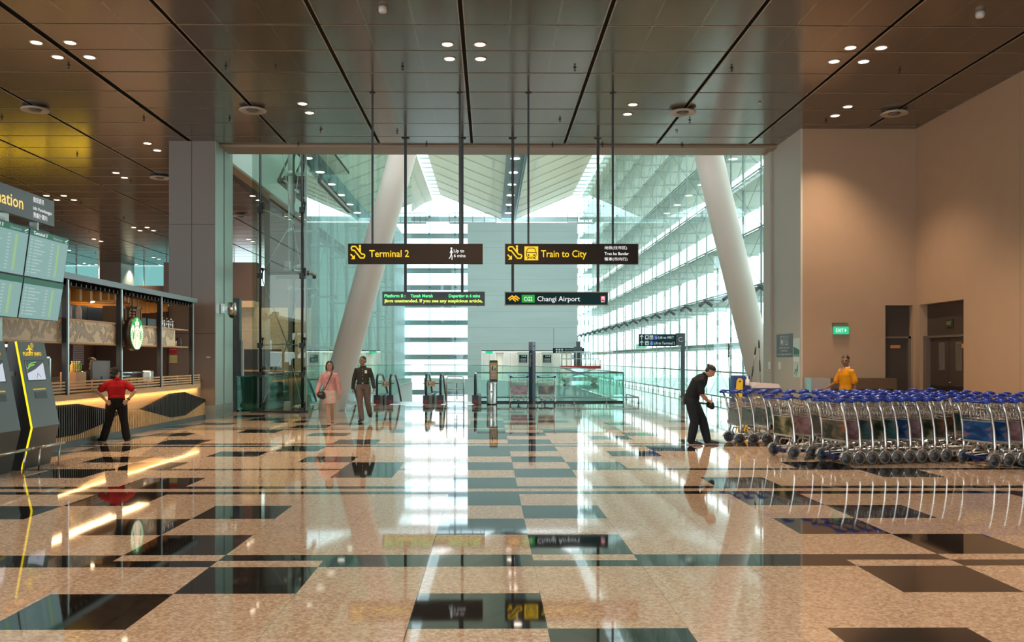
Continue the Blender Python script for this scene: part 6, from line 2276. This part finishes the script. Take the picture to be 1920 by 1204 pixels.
SK1 = mat('tan skin', (.34, .185, .115), .5, noise=.06, nscale=9)
SK2 = mat('light skin', (.44, .25, .17), .5, noise=.06, nscale=9)
SK3 = mat('brown skin', (.21, .11, .065), .5, noise=.06, nscale=9)
SK4 = mat('warm skin', (.48, .26, .15), .5, noise=.06, nscale=9)

J = std(1.02, 1.74)
J.update(hipL=V(.09, 0, .91), hipR=V(-.09, 0, .91), knR=V(-.07, -.12, .50), anR=V(-.02, -.20, .09), knL=V(.12, .02, .50), anL=V(.17, .26, .19), toeL=V(.15, -1, 0).normalized(), toeR=V(-.25, -1, 0).normalized(),
         face=V(-.55, -.83, -.05), elR=V(-.245, .06, 1.14), wrR=V(-.275, .05, .89), elL=V(.25, .05, 1.14), wrL=V(.295, -.04, .90), head=V(-.01, -.025, 1.63), curlL=.8, curlR=.8)


def dress_man(t, J, q, M):
    DG = cloth('dark olive shirt', (.045, .048, .040))
    shirt(t, J, DG, .016, 1.93, J['pelvis'] + V(0, 0, .07), 'long_sleeved_shirt')
    collar(t, J, DG)
    trousers(t, J, cloth('taupe trousers', (.155, .118, .105)), .018, .045, .004)
    MB().tube([J['pelvis'] + V(.155 * math.cos(a) * 1.08, .115 * math.sin(a) * 1.12, .075) for a in [2 * math.pi * i / 24 for i in range(24)]], .016, 8, closed=True).build('belt', mat('black belt', (.012, .010, .010), .35), t)
    MB().box(-.022, .022, -.148, -.142, J['pelvis'].z + .06, J['pelvis'].z + .09).build('buckle', mat('dull buckle', (.2, .19, .17), .4, .8), t)
    MB().box(.055, .115, -.152, -.146, 1.30, 1.38).build('name_badge', WHITE, t)
    bt = MB()
    for z_ in (1.16, 1.25, 1.34, 1.41):
        bt.ball((0, -.137 if z_ < 1.4 else -.12, z_), .008, .004, .008, n=8, m=6)
    bt.build('buttons', WHITE, t)
    h_ = MB()
    h_.ball(q(0, -.022, .048), .081, .095, .080, n=20, m=14, rot=M)
    h_.ball(q(0, -.055, .0), .072, .06, .07, n=16, m=10, rot=M)
    put(remesh(h_, 'hair', .008, 2), 'short_hair', mat('greying hair', (.03, .028, .027), .6, noise=.4, nscale=50), t)
    for s_ in 'LR':
        m_ = MB()
        shoe(m_, J['an' + s_], J['toe' + s_])
        m_.build('shoe', mat('black leather', (.012, .010, .010), .3), t)


zm = F * 1.6 / (791 - CY)
person('man in a dark long-sleeved shirt and taupe trousers walking beside the woman in pink', ((681 - CX) / F * zm, zm, 0), R(4), J, SK1, dress_man, .95)

# ---- woman in the pink hooded jacket
J = std(.86, 1.58)
J.update(shL=V(.165, 0, 1.27), shR=V(-.165, 0, 1.27), elR=V(-.235, .02, 1.02), wrR=V(-.30, -.07, .82), elL=V(.215, .03, 1.01), wrL=V(.235, .01, .78),
         knL=V(.06, .03, .46), anL=V(.05, .20, .12), knR=V(-.04, -.06, .46), anR=V(-.015, -.13, .085), toeR=V(.1, -1, 0).normalized(), toeL=V(.15, -1, 0).normalized(),
         face=V(.06, -1, .05), head=V(0, -.02, 1.465), neck=V(0, 0, 1.335), chest=V(0, 0, 1.18), waist=V(0, 0, 1.0), pelvis=V(0, 0, .87), hipL=V(.08, 0, .83), hipR=V(-.08, 0, .83))


def dress_woman(t, J, q, M):
    PK = cloth('pink jersey', (.62, .33, .31))
    shirt(t, J, PK, .022, 1.95, V(0, 0, .80), 'hooded_jacket', 1.04)
    n_ = J['neck']
    MB().tube([n_ + V(.085 * math.cos(a), .075 * math.sin(a) + .015, .015 + .035 * math.sin(a)) for a in [2 * math.pi * i / 20 for i in range(20)]], .026, 8, closed=True).build('hood', PK, t)
    MB().prism([(-.045, 1.33), (.045, 1.33), (.012, 1.24), (-.012, 1.24)], (0, -.127, 0), (1, 0, 0), (0, 0, 1), (0, .01, 0)).build('white_top', cloth('white cotton', (.66, .60, .56)), t)
    b_ = MB()
    b_.tube([V(0, -.01, .86), V(0, -.01, .74), V(0, -.005, .60), V(0, 0, .545)], [.155, .175, .178, .172], 22, lat=(1, 0, 0), r2=[.12, .13, .135, .13])
    put(remesh(b_, 'skirt', .009, 3), 'short_skirt', cloth('pale pink skirt', (.62, .47, .42)), t)
    h_ = MB()
    h_.ball(q(0, -.022, .045), .086, .098, .085, n=20, m=14, rot=M)
    for sg in (-1, 1):
        limb(h_, [q(sg * .068, .0, .04), q(sg * .080, .0, -.04), q(sg * .076, .0, -.10)], [.022, .022, .016])
    limb(h_, [q(0, -.075, .02), q(0, -.085, -.06), q(0, -.075, -.12)], [.06, .05, .03])
    put(remesh(h_, 'hair', .008, 2), 'chin_length_hair', HAIR, t)
    MB().tube([V(.075, -.06, 1.335), V(.05, -.135, 1.24), V(-.05, -.145, 1.02), V(-.13, -.135, .86)], .010, 6).tube([V(.075, -.05, 1.335), V(.06, .08, 1.30), V(-.05, .13, 1.1), V(-.16, .05, .88)], .010, 6).build('bag_strap', BLACKR, t)
    for s_ in 'LR':
        m_ = MB()
        shoe(m_, J['an' + s_] + V(0, 0, -.0), J['toe' + s_], .24, .042)
        m_.v = [(v[0], v[1], (J['an' + s_].z - .085) + (v[2] - (J['an' + s_].z - .085)) * .35) for v in m_.v]
        m_.build('flat_sandal', mat('dark brown sandal', (.05, .025, .018), .4), t)


zw = F * 1.6 / (797 - CY)
wx = (618.5 - CX) / F * zw
person('woman in a pink hooded jacket and short pale skirt walking, left of the man', (wx, zw, 0), R(6), J, SK2, dress_woman, .975)
t_ = thing('shoulder_bag', 'small black shoulder bag at the hip of the woman in pink', 'bag', (wx - .17, zw - .17, .74))
b_ = MB()
b_.ball((0, 0, 0), .10, .045, .085, n=14, m=10)
b_.ball((.03, 0, -.05), .075, .04, .06, n=14, m=10)
put(remesh(b_, 'pouch', .008, 2), 'pouch', mat('black bag cloth', (.012, .012, .013), .6), t_)
MB().tube([(-.05, 0, .06), (-.03, 0, .12), (.03, 0, .12), (.05, 0, .06)], .008, 6).build('loop_handle', BLACKR, t_)
MB().box(-.05, .03, -.052, -.047, .01, .03).build('zip_tab', mat('tan tab', (.45, .28, .2), .5), t_)

# ---- barista in red, back to us, hands on hips
J = std(.98, 1.52)
J.update(shL=V(.185, 0, 1.20), shR=V(-.185, 0, 1.20), chest=V(0, .0, 1.12), neck=V(0, -.01, 1.275), head=V(.02, -.04, 1.385), waist=V(0, 0, .93), pelvis=V(0, .02, .80),
         elL=V(.355, .04, 1.01), wrL=V(.185, .10, .835), elR=V(-.355, .04, 1.02), wrR=V(-.20, .09, .83), hdL=V(-.5, .1, -.55), hdR=V(.5, .1, -.55), pmL=V(-.2, -1, 0), pmR=V(.2, -1, 0), thL=V(-.3, -.2, 1), thR=V(.3, -.2, 1),
         hipL=V(.095, .01, .76), hipR=V(-.095, .01, .76), knL=V(.14, -.02, .43), anL=V(.235, .0, .09), knR=V(-.14, -.01, .43), anR=V(-.19, .06, .09), toeL=V(.65, -.75, 0).normalized(), toeR=V(-.35, -1, 0).normalized(),
         face=V(-.62, -.78, -.1))


def dress_barista(t, J, q, M):
    RD = cloth('red jersey', (.42, .012, .015))
    shirt(t, J, RD, .022, .62, J['pelvis'] + V(0, 0, .06), 'red_polo_shirt', 1.03)
    collar(t, J, RD)
    trousers(t, J, cloth('black trousers', (.010, .009, .010)), .022, .05, .006)
    h_ = MB()
    h_.ball(q(0, -.025, .030), .086, .10, .080, n=20, m=14, rot=M)
    h_.ball(q(0, -.075, -.05), .066, .05, .055, n=16, m=10, rot=M)
    put(remesh(h_, 'hair', .008, 2), 'dark_hair', HAIR, t)
    c_ = MB()
    c_.ball(q(0, -.012, .062), .092, .104, .072, n=20, m=12, rot=M)
    put(remesh(c_, 'cap', .008, 2), 'black_cap', mat('black cap cloth', (.011, .010, .011), .7), t)
    MB().tube([q(0, .075, .055), q(0, .125, .045), q(0, .15, .035)], [.068, .058, .02], 14, lat=M @ V(1, 0, 0), r2=[.010, .008, .004]).build('cap_peak', BLACKR, t)
    a, b_ = J['elR'], J['wrR']
    p_ = mid(a, b_, .78)
    MB().tube([p_, p_ + (b_ - a).normalized() * .022], .036, 14).build('wrist_watch', BLACKR, t)
    for s_ in 'LR':
        m_ = MB()
        shoe(m_, J['an' + s_], J['toe' + s_], .27, .052)
        m_.build('shoe', mat('black work shoe', (.012, .012, .014), .35), t)
    MB().tube([J['anL'] + V(0, 0, .0), J['anL'] + V(0, 0, .05)], .045, 12).build('pink_sock', mat('pink sock', (.6, .12, .25), .8), t)


zb_ = F * 1.6 / (827 - CY)
person('cafe worker in a red shirt and black cap seen from behind, hands on hips', ((221 - CX) / F * zb_, zb_, 0), R(180 + 22), J, SK4, dress_barista, .95)

# ---- man in black, head bent over his bag, seen from the side
J = std(1.2, 1.70)
J.update(pelvis=V(0, .10, .90), waist=V(0, .06, 1.03), chest=V(0, -.05, 1.24), neck=V(0, -.19, 1.40), head=V(0, -.285, 1.47), face=V(0, -.62, -.79), hup=V(0, -.74, .67),
         shL=V(.175, -.09, 1.30), shR=V(-.175, -.09, 1.30), elL=V(.22, -.10, 1.02), elR=V(-.215, -.10, 1.02), wrL=V(.09, -.21, .88), wrR=V(-.05, -.23, .89),
         hdL=V(-.5, -.8, -.3), hdR=V(.6, -.7, -.3), pmL=V(-.6, .2, -.7), pmR=V(.6, .2, -.7), thL=V(0, 0, 1), thR=V(0, 0, 1), curlL=.7, curlR=.7,
         hipL=V(.09, .08, .86), hipR=V(-.09, .08, .86), knR=V(-.10, .03, .47), anR=V(-.11, .10, .09), knL=V(.10, -.13, .48), anL=V(.12, -.22, .09), toeR=V(-.15, -1, 0).normalized(), toeL=V(.10, -1, 0).normalized())


def dress_black(t, J, q, M):
    BK = cloth('black polo jersey', (.016, .017, .018))
    shirt(t, J, BK, .022, .82, J['pelvis'] + V(0, -.01, .02), 'black_polo_shirt')
    collar(t, J, BK, .066)
    trousers(t, J, cloth('charcoal trousers', (.018, .022, .026)), .024, .05, .004)
    h_ = MB()
    h_.ball(q(0, -.024, .042), .083, .099, .082, n=20, m=14, rot=M)
    h_.ball(q(0, -.06, -.01), .070, .05, .07, n=16, m=10, rot=M)
    put(remesh(h_, 'hair', .008, 2), 'cropped_hair', mat('dark brown hair', (.022, .016, .013), .6, noise=.3, nscale=40), t)
    MB().ball(q(0, -.118, .052), .032, .026, .030, n=12, m=8, rot=M).build('hair_knot', HAIR, t)
    for s_ in 'LR':
        m_ = MB()
        shoe(m_, J['an' + s_], J['toe' + s_], .28, .05)
        so = m_.build('shoe', mat('black trainer', (.014, .013, .013), .5), t)
        d_ = J['toe' + s_]
        a_ = V(J['an' + s_].x, J['an' + s_].y, .012)
        MB().tube([a_ - d_ * .075, a_ + d_ * .06, a_ + d_ * .17, a_ + d_ * .225], [.036, .044, .048, .028], 12, lat=V(-d_.y, d_.x, 0), r2=[.012, .012, .012, .008]).build('sole', mat('pinkish sole', (.55, .42, .38), .6), so)


zk = F * 1.6 / (834 - CY)
kx = (1306 - CX) / F * zk
person('man in a black polo shirt, head bowed over his bag, left of the trolleys', (kx, zk, 0), R(90 - 12), J, SK4, dress_black, .93)
t_ = thing('waist_bag', 'small black waist bag held by the man in black', 'bag', (kx + .265, zk - .0, .745))
b_ = MB()
b_.ball((0, 0, 0), .075, .09, .07, n=14, m=10)
b_.ball((.03, 0, -.04), .05, .08, .05, n=14, m=10)
put(remesh(b_, 'pouch', .008, 2), 'pouch', mat('black bag cloth', (0, 0, 0)), t_)
MB().tube([(-.05, .06, .02), (-.16, .10, .03), (-.30, .12, .04)], .012, 6).tube([(-.05, -.06, .02), (-.16, -.12, .03), (-.30, -.16, .04)], .012, 6).build('waist_strap', BLACKR, t_)

# ---- man in the yellow shirt behind the trolleys
J = std(1.0, 1.68)
J.update(face=V(.64, -.76, -.04), elR=V(-.27, -.06, 1.10), wrR=V(-.38, -.20, .98), hdR=V(-.9, -.35, -.2), pmR=V(0, 0, -1), thR=V(.2, -1, 0), elL=V(.225, .06, 1.10), wrL=V(.21, .02, .84))


def dress_yellow(t, J, q, M):
    YC = cloth('amber shirt cloth', (.60, .24, .008))
    shirt(t, J, YC, .020, .80, J['pelvis'] + V(0, 0, -.06), 'yellow_shirt')
    collar(t, J, cloth('pink collar', (.62, .36, .32)), .070)
    MB().prism([(-.03, 0), (.03, 0), (.0, -.10)], (-.01, -.137, 1.42), (1, 0, 0), (0, 0, 1), (0, .01, 0)).build('pink_shirt_front', cloth('pink collar', (0, 0, 0)), t)
    trousers(t, J, cloth('black work trousers', (.012, .012, .014)), .018, .04, .004)
    h_ = MB()
    h_.ball(q(0, -.020, .052), .082, .096, .080, n=20, m=14, rot=M)
    h_.ball(q(0, -.06, .0), .070, .05, .06, n=16, m=10, rot=M)
    put(remesh(h_, 'hair', .008, 2), 'short_black_hair', HAIR, t)
    for s_ in 'LR':
        m_ = MB()
        shoe(m_, J['an' + s_], J['toe' + s_])
        m_.build('shoe', mat('black leather', (0, 0, 0)), t)


zy = 18.6
person('man in a yellow shirt with a pink collar standing behind the rows of trolleys', ((1589 - CX) / F * zy, zy, 0), R(-74), J, SK3, dress_yellow, .99)

# ---- second worker inside the cafe, only the cap shows behind the till screen
J = std(.95, 1.62)
J.update(face=V(.3, -.9, -.3))


def dress_worker(t, J, q, M):
    shirt(t, J, cloth('black work shirt', (.014, .013, .014)), .018, .7)
    trousers(t, J, cloth('black trousers', (0, 0, 0)), .02)
    h_ = MB()
    h_.ball(q(0, -.018, .04), .090, .103, .088, n=20, m=14, rot=M)
    put(remesh(h_, 'cap', .008, 2), 'black_cap', mat('black cap cloth', (0, 0, 0)), t)
    MB().tube([q(0, .075, .055), q(0, .12, .045), q(0, .145, .035)], [.066, .056, .02], 14, lat=M @ V(1, 0, 0), r2=[.010, .008, .004]).build('cap_peak', BLACKR, t)


person('second cafe worker in a black cap half hidden behind the till screen', (-8.75, 19.4, 0), R(70), J, SK1, dress_worker)
